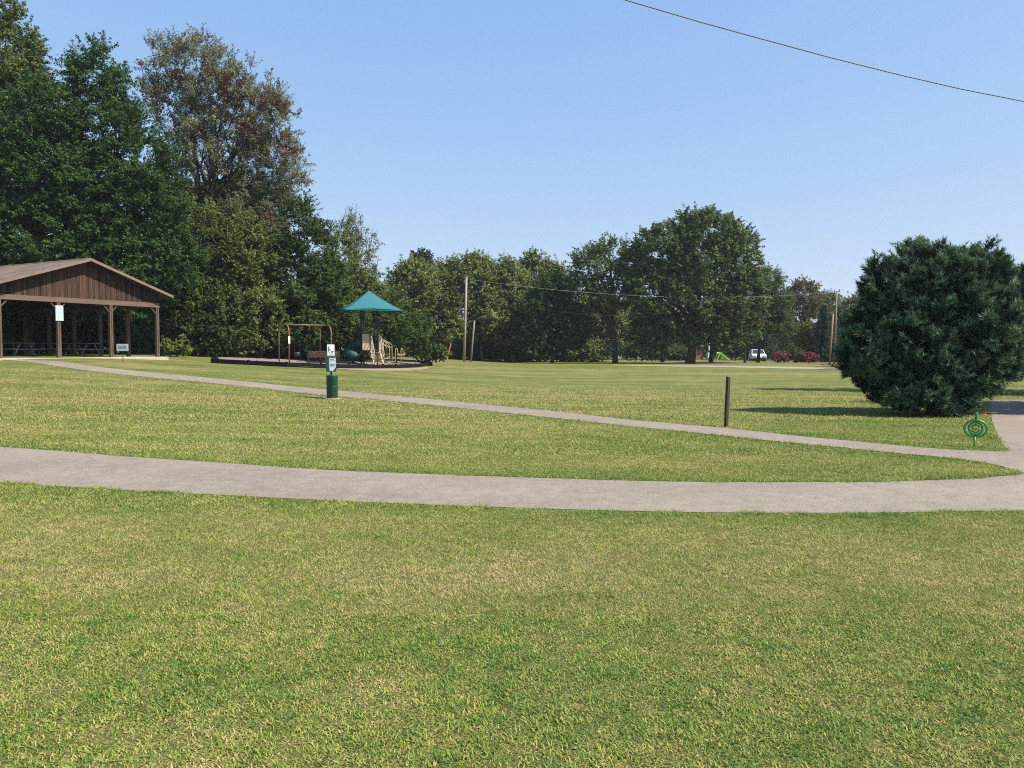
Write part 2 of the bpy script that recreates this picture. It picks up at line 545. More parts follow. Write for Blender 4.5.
# ------------------------------------------------------------------ foliage machinery
M_BARK = mat('grey_brown_bark', (0.085, 0.065, 0.048), (0.15, 0.12, 0.095), 5, 0.95, stretch=(3, 3, 0.6), bump=0.8, bscale=9, spec=0.1)
M_BARK_D = mat('dark_bark', (0.04, 0.032, 0.026), (0.075, 0.06, 0.05), 5, 0.95, stretch=(3, 3, 0.6), bump=0.8, bscale=9, spec=0.1)
LM = {
    'deep': leaf_mat('deep_green_leaves', (0.026, 0.060, 0.017), (0.051, 0.107, 0.028), (0.100, 0.172, 0.048)),
    'dark': leaf_mat('dark_green_leaves', (0.026, 0.056, 0.019), (0.060, 0.108, 0.033), (0.135, 0.18, 0.058)),
    'mid': leaf_mat('mid_green_leaves', (0.036, 0.068, 0.018), (0.074, 0.126, 0.032), (0.155, 0.20, 0.064)),
    'maple': leaf_mat('maple_leaves', (0.034, 0.066, 0.021), (0.096, 0.150, 0.046), (0.23, 0.28, 0.10)),
    'olive': leaf_mat('olive_leaves', (0.060, 0.088, 0.023), (0.145, 0.188, 0.052), (0.28, 0.31, 0.11)),
    'tan': leaf_mat('thinning_tan_leaves', (0.085, 0.080, 0.046), (0.175, 0.182, 0.098), (0.32, 0.32, 0.20)),
    'gold': leaf_mat('yellowing_leaves', (0.08, 0.085, 0.02), (0.14, 0.135, 0.03), (0.22, 0.19, 0.045)),
    'autumn': leaf_mat('browning_leaves', (0.075, 0.072, 0.034), (0.125, 0.118, 0.055), (0.185, 0.168, 0.08)),
    'red': leaf_mat('red_bush_leaves', (0.15, 0.040, 0.046), (0.25, 0.075, 0.082), (0.35, 0.14, 0.13)),
    'spruce': leaf_mat('spruce_needles', (0.022, 0.040, 0.028), (0.036, 0.060, 0.038), (0.06, 0.085, 0.05), 0.1),
    'pine': leaf_mat('pine_needles', (0.011, 0.030, 0.019), (0.036, 0.080, 0.045), (0.155, 0.235, 0.13), 0.12),
}


def rand_unit(n):
    v = RNG.normal(size=(n, 3)); return v / np.linalg.norm(v, axis=1)[:, None]


def leaf_cards(P, Nrm, size, aspect=0.6, jit=0.9):
    """diamond leaf per point, face normal near Nrm"""
    n = len(P)
    N = Nrm + rand_unit(n) * jit; N /= np.linalg.norm(N, axis=1)[:, None] + 1e-9
    R = rand_unit(n); U = np.cross(N, R); U /= np.linalg.norm(U, axis=1)[:, None] + 1e-9
    W = np.cross(N, U)
    s = (size * RNG.uniform(0.45, 1.5, n))[:, None]
    bend = N * s * 0.12
    v = np.stack([P - U * s * 0.5, P + W * s * aspect * 0.5 + bend, P + U * s * 0.5, P - W * s * aspect * 0.5 + bend], 1).reshape(-1, 3)
    f = (np.arange(n) * 4)[:, None] + np.array([[0, 1, 2, 3]])
    return v, f


def lobes_from_px(L, d, depth=0.85, dy=0.0):
    out = []
    for q in L:
        px, py, rx, ry = q[:4]
        dd = d + (q[4] if len(q) > 4 else 0)
        c = np.array(at(px, py, dd)); k = dd / F
        out.append((c, np.array([rx * k, min(rx, ry * 1.2) * k * depth, ry * k])))
    return out


def clump_centres(lobes, n, inner=0.62, low=-0.75, ragged=0.12, shrink=0.89):
    wts = np.array([(r[0] * r[2] + r[0] * r[1] + r[1] * r[2]) for _, r in lobes]); wts /= wts.sum()
    out = []; nor = []
    idx = RNG.choice(len(lobes), n * 3, p=wts)
    for i in idx:
        c, r = lobes[i]
        u = rand_unit(1)[0]
        if u[2] < low: continue
        s = (RNG.uniform(inner, 1.0) if RNG.random() > ragged else RNG.uniform(1.0, 1.12)) * shrink
        p = c + r * u * s
        ok = True
        for j, (c2, r2) in enumerate(lobes):
            if j != i and np.sum(((p - c2) / r2) ** 2) < 0.5 and RNG.random() < 0.85: ok = False; break
        if ok:
            out.append(p); nor.append(u / r); 
        if len(out) >= n: break
    nor = np.array(nor); nor /= np.linalg.norm(nor, axis=1)[:, None]
    return np.array(out), nor


def foliage(C, Nc, rc, per, leaf, aspect=0.6, flat=0.7, up=0.6, tint0=0.0, jit=0.85, nt=7):
    """each clump is a handful of leafy twigs fanning outward and up from its centre"""
    n = len(C)
    R = rc * RNG.uniform(0.6, 1.4, n)
    ti = np.repeat(np.arange(n), nt); m = len(ti)
    ax = Nc[ti] * 0.75 + rand_unit(m) * 0.85 + np.array([0, 0, 0.45]); ax[:, 2] *= flat + 0.25
    ax /= np.linalg.norm(ax, axis=1)[:, None]
    L = R[ti] * RNG.uniform(0.7, 1.55, m)
    st = C[ti] + rand_unit(m) * (R[ti] * 0.25)[:, None]
    k = np.maximum(3, (per / nt * (L / rc)).astype(int))
    li = np.repeat(np.arange(m), k); q = len(li)
    sv = RNG.uniform(0.0, 1.0, q) ** 0.8
    wd = R[ti][li] * 0.34 * (1.15 - 0.85 * sv) * np.sqrt(RNG.uniform(0, 1, q))
    ov = rand_unit(q); ov[:, 2] *= flat
    P = st[li] + ax[li] * (L[li] * (sv - 0.15))[:, None] + ov * wd[:, None]
    ct = RNG.uniform(-0.2, 0.2, n)[ti][li] + RNG.uniform(-0.1, 0.1, m)[li]
    N = ov * 0.6 + ax[li] * 0.35 + np.array([0, 0, up])
    v, f = leaf_cards(P, N, np.full(q, leaf), aspect, jit)
    tt = np.clip(0.5 + tint0 + ct + RNG.normal(0, 0.16, q), 0, 1)
    return v, f, np.repeat(tt, 4)


def limbs(mb, base, C, top, r0, nl=16, n=6, bend=0.25):
    """trunk from base to top and limbs to some clump centres"""
    base = Vector(base); top = Vector(top)
    H = (top - base).length
    ks = 7
    pts = []
    for i in range(ks + 1):
        f = i / ks
        p = base.lerp(top, f)
        if 0 < i < ks: p += Vector((random.uniform(-1, 1), random.uniform(-1, 1), 0)) * H * 0.012
        pts.append(p)
    rad = [r0 * (1.25 if i == 0 else 1) * (1 - 0.85 * i / ks) for i in range(ks + 1)]
    pts[0] = pts[0] - Vector((0, 0, 0.3))
    mb.tube(pts, rad, 10)
    if len(C) == 0: return
    for _ in range(nl):
        c = Vector(C[random.randrange(len(C))])
        hz = (c.z - base.z) * random.uniform(0.35, 0.75)
        f = max(0.15, min(0.9, hz / max(0.1, top.z - base.z)))
        p0 = pts[0].lerp(top, f)
        p0 = base.lerp(top, f)
        rr = r0 * (1 - 0.85 * f) * 0.55
        mid = p0.lerp(c, 0.5) + Vector((random.uniform(-1, 1), random.uniform(-1, 1), random.uniform(-0.3, 0.8))) * (c - p0).length * bend * 0.5
        mb.tube([p0, p0.lerp(mid, 0.55), mid, mid.lerp(c, 0.55), c], [rr, rr * 0.8, rr * 0.6, rr * 0.4, rr * 0.18], n, False)


def rel(mesh_v, o): return mesh_v - np.array(o)


def tree(name, label, cat, base_px, d, L, leafkey, group=None, nclump=240, rc=0.8, per=70, leaf=0.22, r0=0.22, top=None, bark=None,
         aspect=0.6, flat=0.7, depth=0.85, inner=0.6, ragged=0.12, nl=16, up=0.6, tint0=0.0, twigs=0, low=-0.75, base_xy=None, trunk=True, crown='crown', jit=0.85):
    if base_xy is None:
        p = at(base_px, 349, d); base_xy = (p[0], p[1])
    bz = tz(*base_xy)
    base = np.array([base_xy[0], base_xy[1], bz])
    lobes = lobes_from_px(L, d, depth)
    C, Nc = clump_centres(lobes, int(nclump * 1.25), inner, low, ragged)
    keep = C[:, 2] > bz + 0.15
    C, Nc = C[keep], Nc[keep]
    v, f, tt = foliage(C, Nc, rc, int(per * 1.35), leaf * 1.1, aspect, flat, up, tint0, jit)
    below = v[:, 2] < terrain(v[:, 0], v[:, 1]) + 0.03
    v[below, 2] = terrain(v[below, 0], v[below, 1]) + 0.03
    root = thing(name, label, cat, tuple(base), 0, group)
    link(crown, np_mesh(crown, rel(v, base), f, {'tint': tt}), LM[leafkey], root)
    if trunk:
        mb = MB()
        zt = max(c[2] + r[2] * 0.35 for c, r in lobes)
        cx = np.mean([c[0] for c, r in lobes]); cy = np.mean([c[1] for c, r in lobes])
        tp = top if top else (base[0] * 0.45 + cx * 0.55, base[1] * 0.5 + cy * 0.5, zt)
        limbs(mb, base, C, tp, r0, nl)
        for _ in range(twigs):
            c = Vector(C[random.randrange(len(C))])
            if c.z < bz + (zt - bz) * 0.55: continue
            e = c + Vector((random.uniform(-0.5, 0.5), random.uniform(-0.5, 0.5), random.uniform(0.5, 1.5)))
            mb.tube([c, c.lerp(e, 0.5) + Vector((0.08, 0, 0)), e], [0.035, 0.025, 0.012], 4, False)
        mb.v = [(x - base[0], y - base[1], z - base[2]) for x, y, z in mb.v]
        mb.build('trunk', bark or M_BARK, root, True)
    return root


def shrub(name, label, cat, px, d, L, leafkey, group=None, **kw):
    a = dict(nclump=75, rc=0.55, per=80, leaf=0.13, r0=0.07, nl=9, crown='leaves', low=-0.9)
    a.update(kw)
    return tree(name, label, cat, px, d, L, leafkey, group, **a)


# ------------------------------------------------------------------ the left-hand wood
G_W = 'trees of the wood on the left'
tree('tree', 'tall olive green tree at the photo edge above the shelter roof', 'tree', -14, 52,
     [(-5, 58, 40, 46), (2, 40, 34, 34), (20, 74, 28, 34), (-45, 60, 50, 60), (8, 118, 42, 55), (-40, 150, 60, 70), (0, 190, 50, 60)], 'olive', G_W, nclump=460, rc=0.85, per=140, leaf=0.15, r0=0.3, tint0=-0.15)
tree('tree', 'broad deep green tree rising straight behind the shelter roof, left of the round-topped one', 'tree', 30, 49,
     [(46, 112, 36, 42), (22, 165, 48, 55), (62, 185, 46, 55), (10, 230, 55, 45), (62, 245, 52, 42), (25, 285, 60, 35)], 'deep', G_W, nclump=520, rc=0.8, per=165, leaf=0.125, r0=0.17, flat=0.55, bark=M_BARK_D)
tree('tree', 'deep green tree with a narrow rounded top standing above the shelter gable', 'tree', 112, 50,
     [(98, 82, 27, 38), (102, 130, 40, 42), (135, 165, 42, 48), (105, 195, 48, 52), (150, 212, 40, 42), (130, 255, 52, 42), (168, 265, 34, 36), (120, 300, 50, 30)], 'deep', G_W, nclump=580, rc=0.8, per=165, leaf=0.125, r0=0.2, flat=0.55, bark=M_BARK_D)
tan_tree = tree('tree', 'tallest tree of the wood, sparse and tan with browning leaf clumps', 'tree', 200, 60,
     [(190, 72, 44, 38), (172, 105, 34, 42), (232, 100, 48, 44), (272, 120, 26, 36), (215, 155, 60, 52), (270, 170, 36, 42), (245, 215, 48, 42), (200, 215, 40, 42), (292, 165, 12, 25)], 'tan', G_W,
     nclump=820, rc=0.72, per=140, leaf=0.105, r0=0.38, twigs=90, ragged=0.22, inner=0.45, flat=0.9, nl=40, bark=M_BARK_D, top=at(225, 70, 60))
dl = lobes_from_px([(232, 92, 16, 16), (255, 100, 10, 10), (282, 108, 9, 5), (178, 78, 8, 12), (262, 222, 18, 10), (290, 150, 8, 10), (214, 80, 12, 10), (248, 130, 12, 12)], 57.6, 0.9)
C_, N_ = clump_centres(dl, 74, 0.2, -1, 0)
v_, f_, t_ = foliage(C_, N_, 0.5, 60, 0.17, 0.6, 0.8, 0.4)
link('dead_leaves', np_mesh('dead_leaves', rel(v_, tan_tree.location), f_, {'tint': t_}), leaf_mat('dead_red_brown_leaves', (0.085, 0.048, 0.034), (0.14, 0.085, 0.060), (0.21, 0.14, 0.10)), tan_tree)
tree('tree', 'olive tree in the middle of the wood, under the tall tan one', 'tree', 228, 55,
     [(222, 240, 36, 40), (250, 262, 36, 40), (205, 285, 36, 42), (240, 305, 40, 36)], 'olive', G_W, nclump=270, rc=0.75, per=120, leaf=0.13, r0=0.2, tint0=-0.15)
tree('tree', 'fresh green feathery tree behind the swing, right of the tall tan one', 'tree', 298, 56,
     [(298, 222, 20, 26), (308, 252, 28, 36), (322, 285, 28, 36), (292, 275, 30, 42), (300, 315, 40, 34)], 'mid', G_W, nclump=320, rc=0.7, per=140, leaf=0.12, r0=0.2, flat=0.55, tint0=-0.12)
tree('tree', 'thin half-bare grey tree at the right end of the wood, sky showing through its top', 'tree', 352, 62,
     [(352, 232, 17, 22), (364, 252, 16, 20), (366, 275, 13, 18)], 'tan', G_W, nclump=110, rc=0.5, per=44, leaf=0.10, r0=0.14, twigs=16, ragged=0.3, inner=0.3, flat=0.9, nl=30, tint0=-0.1)
tree('tree', 'olive bushy tree below the half-bare grey one, behind the teal canopy', 'tree', 348, 60,
     [(342, 262, 18, 28), (352, 290, 28, 28), (338, 310, 28, 34), (372, 312, 25, 30)], 'olive', G_W, nclump=210, rc=0.7, per=120, leaf=0.12, r0=0.15)
G_S = 'bushes along the foot of the wood'
for lab, px, d, L, key, kw in [
    ('pale leafy bush seen through the open shelter, left of its sign post', 15, 52, [(14, 325, 26, 26), (-6, 335, 30, 26), (30, 315, 14, 14)], 'mid', dict(leaf=0.24, nclump=90, tint0=0.2)),
    ('dark bush behind the shelter tables, right of its sign post', 82, 53, [(80, 325, 28, 32), (95, 318, 20, 30)], 'dark', dict(nclump=90)),
    ('green bush seen between the two right-hand shelter posts', 140, 52, [(138, 328, 24, 32), (128, 318, 18, 28)], 'deep', dict(nclump=90)),
    ('low yellow green bush at the foot of the last shelter post', 170, 49, [(170, 350, 12, 9), (180, 354, 10, 6)], 'olive', dict(nclump=36, rc=0.35, leaf=0.12)),
    ('large leafy bush right of the shelter, pale leaves catching the sun', 192, 53, [(188, 318, 26, 34), (205, 335, 26, 24)], 'mid', dict(leaf=0.25, nclump=110, tint0=0.0)),
    ('round dark bush midway between shelter and swing', 228, 52, [(228, 322, 26, 34), (215, 342, 26, 18)], 'dark', dict(nclump=110, tint0=0.1)),
    ('olive bush left of the swing frame', 262, 53, [(262, 318, 24, 36), (250, 340, 22, 20)], 'olive', dict(nclump=100)),
    ('bush with long drooping leaves right behind the swing frame', 300, 54, [(298, 318, 24, 36), (315, 335, 22, 22)], 'mid', dict(nclump=110, leaf=0.26, aspect=0.35)),
    ('dark bush between the swing and the teal canopy', 340, 56, [(338, 328, 24, 32), (355, 335, 20, 26)], 'dark', dict(nclump=110)),
    ('rounded green bush right of the play tower', 396, 58, [(392, 322, 26, 30), (408, 330, 24, 26), (380, 340, 22, 20)], 'mid', dict(nclump=150, tint0=-0.05)),
    ('low sprawling bush at the right end of the play area', 425, 58, [(424, 351, 16, 9), (436, 356, 12, 5)], 'mid', dict(nclump=40, rc=0.4, leaf=0.14)),
]:
    shrub('bush', lab, 'bush', px, d, L, key, G_S, **kw)


def woods(name, label, boxes, key, n, rc, per, leaf, tint0=-0.25):
    """a deep mass of foliage farther in, where no single tree can be told apart"""
    Cs = []
    for px0, px1, py0, py1, d0, d1, k in boxes:
        px = RNG.uniform(px0, px1, k); py = py1 + (py0 - py1) * RNG.uniform(0, 1, k); d = RNG.uniform(d0, d1, k)
        py = np.maximum(py, py0 + 40 * (vnoise(px * 0.03 + 2, px * 0) - 0.3))
        Cs.append(np.array([at(a, b, c) for a, b, c in zip(px, py, d)]))
    C = np.concatenate(Cs)
    C[:, 2] = np.maximum(C[:, 2], terrain(C[:, 0], C[:, 1]) + 0.3)
    N = np.tile(np.array([0.2, -0.6, 0.6]), (len(C), 1))
    v, f, tt = foliage(C, N, rc, per, leaf, 0.6, 0.75, 0.6, tint0)
    v[:, 2] = np.maximum(v[:, 2], terrain(v[:, 0], v[:, 1]) + 0.02)
    return tag(link(name, np_mesh(name, v, f, {'tint': tt}), LM[key]), label, 'woods', kind='stuff')


woods('woods', 'dark depth of the wood behind the nearest trees', [(-420, 285, 190, 352, 60, 72, 2100), (285, 372, 290, 352, 61, 72, 260), (-420, 0, 130, 352, 50, 60, 900), (0, 330, 300, 354, 56, 61, 420), (-420, 330, 325, 357, 53, 62, 700)], 'dark', 0, 1.5, 70, 0.36)
woods('woods', 'distant band of trees closing off the view behind the road and houses', [(425, 585, 334, 361, 97, 112, 420), (370, 1000, 322, 360, 135, 165, 1500), (880, 1500, 290, 366, 60, 95, 1200)], 'dark', 0, 2.0, 70, 0.5)

# ------------------------------------------------------------------ tree line behind the field
G_M = 'trees lining the back of the field'
K = dict(nclump=230, rc=1.1, per=115, leaf=0.20, r0=0.22, flat=0.75)
for lab, px, d, L, key, kw in [
    ('light olive round tree just right of the teal canopy', 408, 86, [(405, 300, 22, 34), (416, 285, 20, 20), (398, 328, 20, 28)], 'olive', {}),
    ('brownish olive tree left of the pale utility pole', 446, 90, [(446, 292, 22, 28), (456, 276, 16, 13), (440, 325, 22, 30)], 'olive', dict(tint0=-0.1)),
    ('light olive tree right of the pale utility pole', 482, 92, [(480, 288, 20, 26), (476, 272, 16, 14), (488, 322, 22, 32)], 'olive', dict(tint0=0.05)),
    ('yellow green tree second right of the pale utility pole', 512, 93, [(510, 290, 18, 28), (506, 274, 13, 13), (515, 325, 20, 32)], 'olive', dict(tint0=0.1)),
    ('tree with a narrow upright top left of the open-crowned tree', 540, 96, [(538, 280, 16, 22), (534, 264, 8, 10), (552, 286, 16, 20), (540, 310, 22, 28)], 'olive', {}),
    ('dark dense tree at the back of the field with boughs to the ground', 552, 88, [(550, 312, 26, 30), (538, 330, 24, 26), (566, 332, 24, 26), (552, 296, 16, 16)], 'dark', dict(nclump=260, tint0=-0.15)),
    ('yellowish tree filling the gap behind the open-crowned tree', 598, 104, [(596, 315, 24, 28), (616, 325, 22, 24)], 'olive', {}),
]:
    a = dict(K); a.update(kw)
    tree('tree', lab, 'tree', px, d, L, key, G_M, **a)
tree('tree', 'open-crowned tree with a bare straight trunk left of the big maple', 'tree', 615.5, 86,
     [(594, 268, 25, 22), (612, 256, 22, 16), (620, 282, 22, 20), (585, 288, 20, 18), (604, 300, 26, 14)], 'maple', G_M, nclump=180, rc=0.9, per=82, leaf=0.195, r0=0.3, bark=M_BARK_D, ragged=0.2, nl=26, flat=0.6)
tree('maple_tree', 'biggest round maple at the back of the field, thick trunk beside the road', 'tree', 690, 84,
     [(705, 238, 36, 27), (668, 252, 34, 28), (735, 258, 28, 30), (700, 272, 52, 34), (650, 288, 26, 36), (742, 296, 24, 36), (690, 306, 58, 34), (668, 328, 34, 18), (722, 328, 38, 18), (652, 340, 22, 10), (732, 340, 20, 9)], 'maple', G_M,
     nclump=800, rc=0.95, per=130, leaf=0.20, r0=0.48, bark=M_BARK_D, flat=0.65, ragged=0.16, nl=34, top=at(698, 250, 86))
K2 = dict(nclump=130, rc=0.95, per=100, leaf=0.195, flat=0.7)
for lab, px, d, L, key, kw in [
    ('slim dark tree whose thin trunk stands left of the maple trunk', 663, 96, [(660, 330, 22, 16), (650, 318, 18, 18)], 'dark', dict(r0=0.22, bark=M_BARK_D)),
    ('small tree with a dark trunk between maple trunk and green slide', 711, 98, [(712, 330, 22, 14), (722, 320, 18, 16)], 'maple', dict(r0=0.28, bark=M_BARK_D)),
    ('small yellow green tree with low boughs right of the green slide', 745, 90, [(743, 326, 15, 13), (738, 316, 14, 16)], 'gold', dict(r0=0.13, tint0=-0.15, bark=M_BARK_D)),
    ('greyish olive tree over the parked white car', 758, 93, [(766, 286, 13, 18), (776, 300, 15, 22), (766, 318, 17, 18), (782, 326, 11, 15)], 'dark', dict(r0=0.2, nclump=200, aspect=0.35, bark=M_BARK_D, tint0=0.15)),
    ('brown autumn tree between the white car and the twin poles', 804, 112, [(804, 301, 19, 18), (802, 290, 11, 8), (786, 306, 16, 16), (792, 318, 18, 18), (815, 322, 16, 18)], 'autumn', dict(r0=0.22, nclump=160)),
    ('small golden tree above the red bushes', 803, 100, [(802, 336, 9, 13), (806, 345, 9, 10)], 'gold', dict(r0=0.08, nclump=50, rc=0.6)),
    ('pale green tree just left of the big pine, beyond the twin poles', 852, 112, [(850, 316, 14, 16), (862, 308, 14, 18), (845, 332, 16, 18)], 'olive', dict(r0=0.2, nclump=120)),
    ('olive tree behind the dark spruce by the twin poles', 828, 122, [(826, 308, 16, 14), (836, 318, 14, 18)], 'olive', dict(r0=0.2, nclump=110, tint0=-0.1)),
]:
    a = dict(K2); a.update(kw)
    tree('tree', lab, 'tree', px, d, L, key, G_M, **a)


def spruce(name, label, px, d, top_py, half_px, group, key='spruce', nwh=22, base_py=None):
    x, y, _ = at(px, 349, d); bz = tz(x, y)
    top = at(px, top_py, d)[2]; H = top - bz; Rm = half_px * d / F
    P = []; Nn = []; 
    mb = MB()
    for i in range(nwh):
        f = i / (nwh - 1)
        z0 = H * (0.06 + 0.92 * f); L = Rm * (1 - f) ** 0.85 + 0.12
        nb = 9 if f < 0.8 else 6
        for k in range(nb):
            a = 2 * PI * (k + random.random() * 0.8) / nb; l = L * random.uniform(0.75, 1.12)
            m = int(26 * (0.35 + l / Rm))
            s = np.linspace(0.12, 1, m) + RNG.normal(0, 0.03, m)
            droop = -0.28 * l * s + 0.16 * l * s ** 2.5
            w = 0.22 * l * (1 - s * 0.75)
            side = RNG.uniform(-1, 1, m) * w
            ca, sa = math.cos(a), math.sin(a)
            P.append(np.stack([ca * l * s - sa * side, sa * l * s + ca * side, z0 + droop - np.abs(RNG.normal(0, 0.10, m))], 1))
            Nn.append(np.stack([0.3 * ca + 0 * s, 0.3 * sa + 0 * s, 0 * s + 0.8], 1))
            mb.tube([(0, 0, z0), (ca * l * 0.5, sa * l * 0.5, z0 - 0.12 * l), (ca * l * 0.9, sa * l * 0.9, z0 - 0.14 * l)], [0.04, 0.03, 0.012], 4, False)
    P = np.concatenate(P); Nn = np.concatenate(Nn)
    P = np.repeat(P, 2, axis=0) + RNG.normal(0, 0.07, (len(P) * 2, 3)); Nn = np.repeat(Nn, 2, axis=0)
    P[:, 2] = np.maximum(P[:, 2], 0.1)
    v, f = leaf_cards(P, Nn, np.full(len(P), 0.34), 0.32, 0.7)
    tt = np.repeat(np.clip(0.45 + RNG.normal(0, 0.2, len(P)), 0, 1), 4)
    root = thing(name, label, 'tree', (x, y, bz), 0, group)
    link('crown', np_mesh('crown', v, f, {'tint': tt}), LM[key], root)
    mb.tube([(0, 0, -0.3), (0, 0, H * 0.5), (0, 0, H * 0.97)], [0.2, 0.12, 0.02], 8)
    mb.build('trunk', M_BARK_D, root, True)
    return root


spruce('spruce_tree', 'dark layered spruce standing behind the twin poles', 824, 98, 305, 21, G_M)
tree('tree', 'dark rounded tree top poking above the tree line right of the teal canopy', 'tree', 423, 102, [(422, 262, 10, 9), (426, 272, 9, 8), (424, 290, 16, 18)], 'spruce', G_M, nclump=80, rc=0.8, per=70, leaf=0.25, r0=0.15)
spruce('spruce_tree', 'slim conifer top behind the right shoulder of the big maple', 764, 119, 272, 19, G_M)

# bushes under the tree line
G_B = 'bushes under the tree line at the back of the field'
for lab, px, d, L, key in [
    ('dark thicket left of the pale utility pole', 432, 94, [(430, 345, 20, 14), (445, 348, 18, 10)], 'dark'),
    ('dark thicket right of the short leaning pole', 488, 95, [(486, 345, 18, 14), (502, 347, 18, 12)], 'dark'),
    ('leafy thicket under the yellow green tree', 522, 95, [(520, 344, 17, 14), (532, 348, 14, 10)], 'dark'),
    ('low pale brush left of the bare straight trunk', 585, 97, [(582, 352, 16, 8), (596, 352, 14, 8)], 'olive'),
    ('low dark brush right of the bare straight trunk', 642, 112, [(640, 350, 18, 6), (655, 351, 14, 5)], 'dark'),
    ('dark hedge hiding the foot of the red brick house', 676, 118, [(668, 355, 12, 5), (684, 356, 10, 4)], 'dark'),
    ('dark brush behind the lime green slide', 735, 118, [(722, 348, 16, 8), (742, 349, 16, 8), (760, 349, 14, 8)], 'dark'),
]:
    shrub('bush', lab, 'bush', px, d, L, key, G_B, rc=0.9, leaf=0.25, nclump=60)
shrub('red_bush', 'left of two red bushes beyond the road, nearer the white car', 'bush', 781, 90, [(781, 357.5, 6, 3.6), (776, 357, 4, 3), (785, 357.5, 4, 3)], 'red', 'red bushes beyond the road', rc=0.3, leaf=0.13, nclump=70, per=60)
shrub('red_bush', 'wider red bush beyond the road, just left of the twin poles', 'bush', 809, 90, [(808, 357.5, 6.5, 3.8), (813, 358, 4.5, 3.2), (804, 357.5, 4, 3)], 'red', 'red bushes beyond the road', rc=0.3, leaf=0.13, nclump=80, per=60)
shrub('green_bush', 'round green bush between the two red bushes', 'bush', 795, 91, [(794, 356, 7, 7), (799, 357, 5, 6)], 'dark', None, rc=0.4, leaf=0.14, nclump=50, per=60, tint0=0.1)


# ------------------------------------------------------------------ the big pine by the junction
def pine(name, label, base_xy, lobes_px, d, nclump, group, seed=1):
    bz = tz(*base_xy); base = np.array([*base_xy, bz])
    lobes = lobes_from_px(lobes_px, d, 0.95)
    C, Nc = clump_centres(lobes, nclump, 0.80, -0.85, 0.35, 0.94)
    C2, N2 = clump_centres(lobes, int(nclump * 0.8), 0.35, -0.9, 0.0, 0.74)
    C = np.concatenate([C, C2]); Nc = np.concatenate([Nc, N2])
    k = C[:, 2] > bz + 0.12; C, Nc = C[k], Nc[k]
    mb = MB(); limbs(mb, base, C, (base[0] + 0.1, base[1], max(c[2] + r[2] * 0.6 for c, r in lobes)), 0.16, 70, 5, 0.3)
    VV = []; FF = []; TT = []; off = 0
    # every clump: a spray of shoots, each shoot a brush of needles
    ns = 8
    n = len(C) * ns
    idx = np.repeat(np.arange(len(C)), ns)
    plume = Nc * 0.8 + rand_unit(len(C)) * 0.55 + np.array([0, 0, 0.7]); plume /= np.linalg.norm(plume, axis=1)[:, None]
    ax = plume[idx] + rand_unit(n) * 0.36; ax /= np.linalg.norm(ax, axis=1)[:, None]
    start = C[idx] + rand_unit(n) * 0.07 - plume[idx] * 0.2
    Ls = RNG.uniform(0.15, 0.36, n)
    ct = np.clip(0.45 + RNG.uniform(-0.35, 0.4, len(C))[idx], 0, 1)
    nn = 34
    s = RNG.uniform(0.1, 1.0, (n, nn))
    rad = rand_unit(n * nn).reshape(n, nn, 3)
    rad -= (rad * ax[:, None, :]).sum(2)[..., None] * ax[:, None, :]
    rad /= np.linalg.norm(rad, axis=2)[..., None] + 1e-9
    dirn = ax[:, None, :] * 0.75 + rad * 0.66
    p0 = start[:, None, :] + ax[:, None, :] * (Ls[:, None] * s)[..., None]
    nl = RNG.uniform(0.09, 0.145, (n, nn))[..., None]
    p1 = p0 + dirn * nl
    side = np.cross(dirn, rand_unit(n * nn).reshape(n, nn, 3)); side /= np.linalg.norm(side, axis=2)[..., None] + 1e-9
    side *= 0.0095
    v = np.stack([p0 - side, p0 + side, p1], 2).reshape(-1, 3)
    v[:, 2] = np.maximum(v[:, 2], terrain(v[:, 0], v[:, 1]) + 0.02)
    f = np.arange(len(v)).reshape(-1, 3)
    ct = ct + RNG.uniform(-0.18, 0.18, n)
    tt = np.repeat(np.clip(ct[:, None] + RNG.normal(0, 0.10, (n, nn)) + 0.5 * (s - 0.5), 0, 1).ravel(), 3)
    root = thing(name, label, 'pine tree', tuple(base), 0, group)
    link('crown', np_mesh('crown', rel(v, base), f, {'tint': tt}), LM['pine'], root)
    mb.v = [(x - base[0], y - base[1], z - base[2]) for x, y, z in mb.v]
    mb.build('trunk', M_BARK_D, root, True)
    return root


pine('pine_tree', 'big bushy dark pine beside the path junction, boughs to the ground', (10.3, 18.75),
     [(925, 280, 40, 40), (880, 280, 17, 22), (884, 306, 24, 30), (982, 276, 26, 32), (955, 284, 40, 36), (900, 330, 48, 46), (960, 326, 56, 54), (874, 350, 33, 30), (885, 362, 40, 30), (930, 365, 62, 44), (982, 360, 32, 46), (905, 388, 36, 22), (935, 398, 50, 16, -0.8)], 18.9, 1150, None)
pine('pine_tree', 'dark pine at the right photo edge whose shadow crosses the parking lot', (17.2, 20.9),
     [(1120, 235, 66, 66), (1090, 290, 54, 55), (1130, 320, 90, 60), (1054, 318, 38, 44), (1060, 350, 44, 30), (1106, 310, 36, 44, -1.6), (1100, 345, 34, 30, -1.7), (1125, 300, 40, 50, -2.4), (1150, 250, 70, 70), (1120, 360, 70, 30)], 20.9, 800, 'pines at the right edge')
pine('pine_tree', 'farther dark pine beyond the parking lot, seen just above its shaded ground', (20.6, 27.2),
     [(1104, 75, 34, 55), (1106, 150, 50, 60), (1110, 230, 62, 70), (1094, 310, 72, 60), (1026, 313, 31, 50), (1036, 362, 32, 24)], 27.2, 800, 'pines at the right edge')

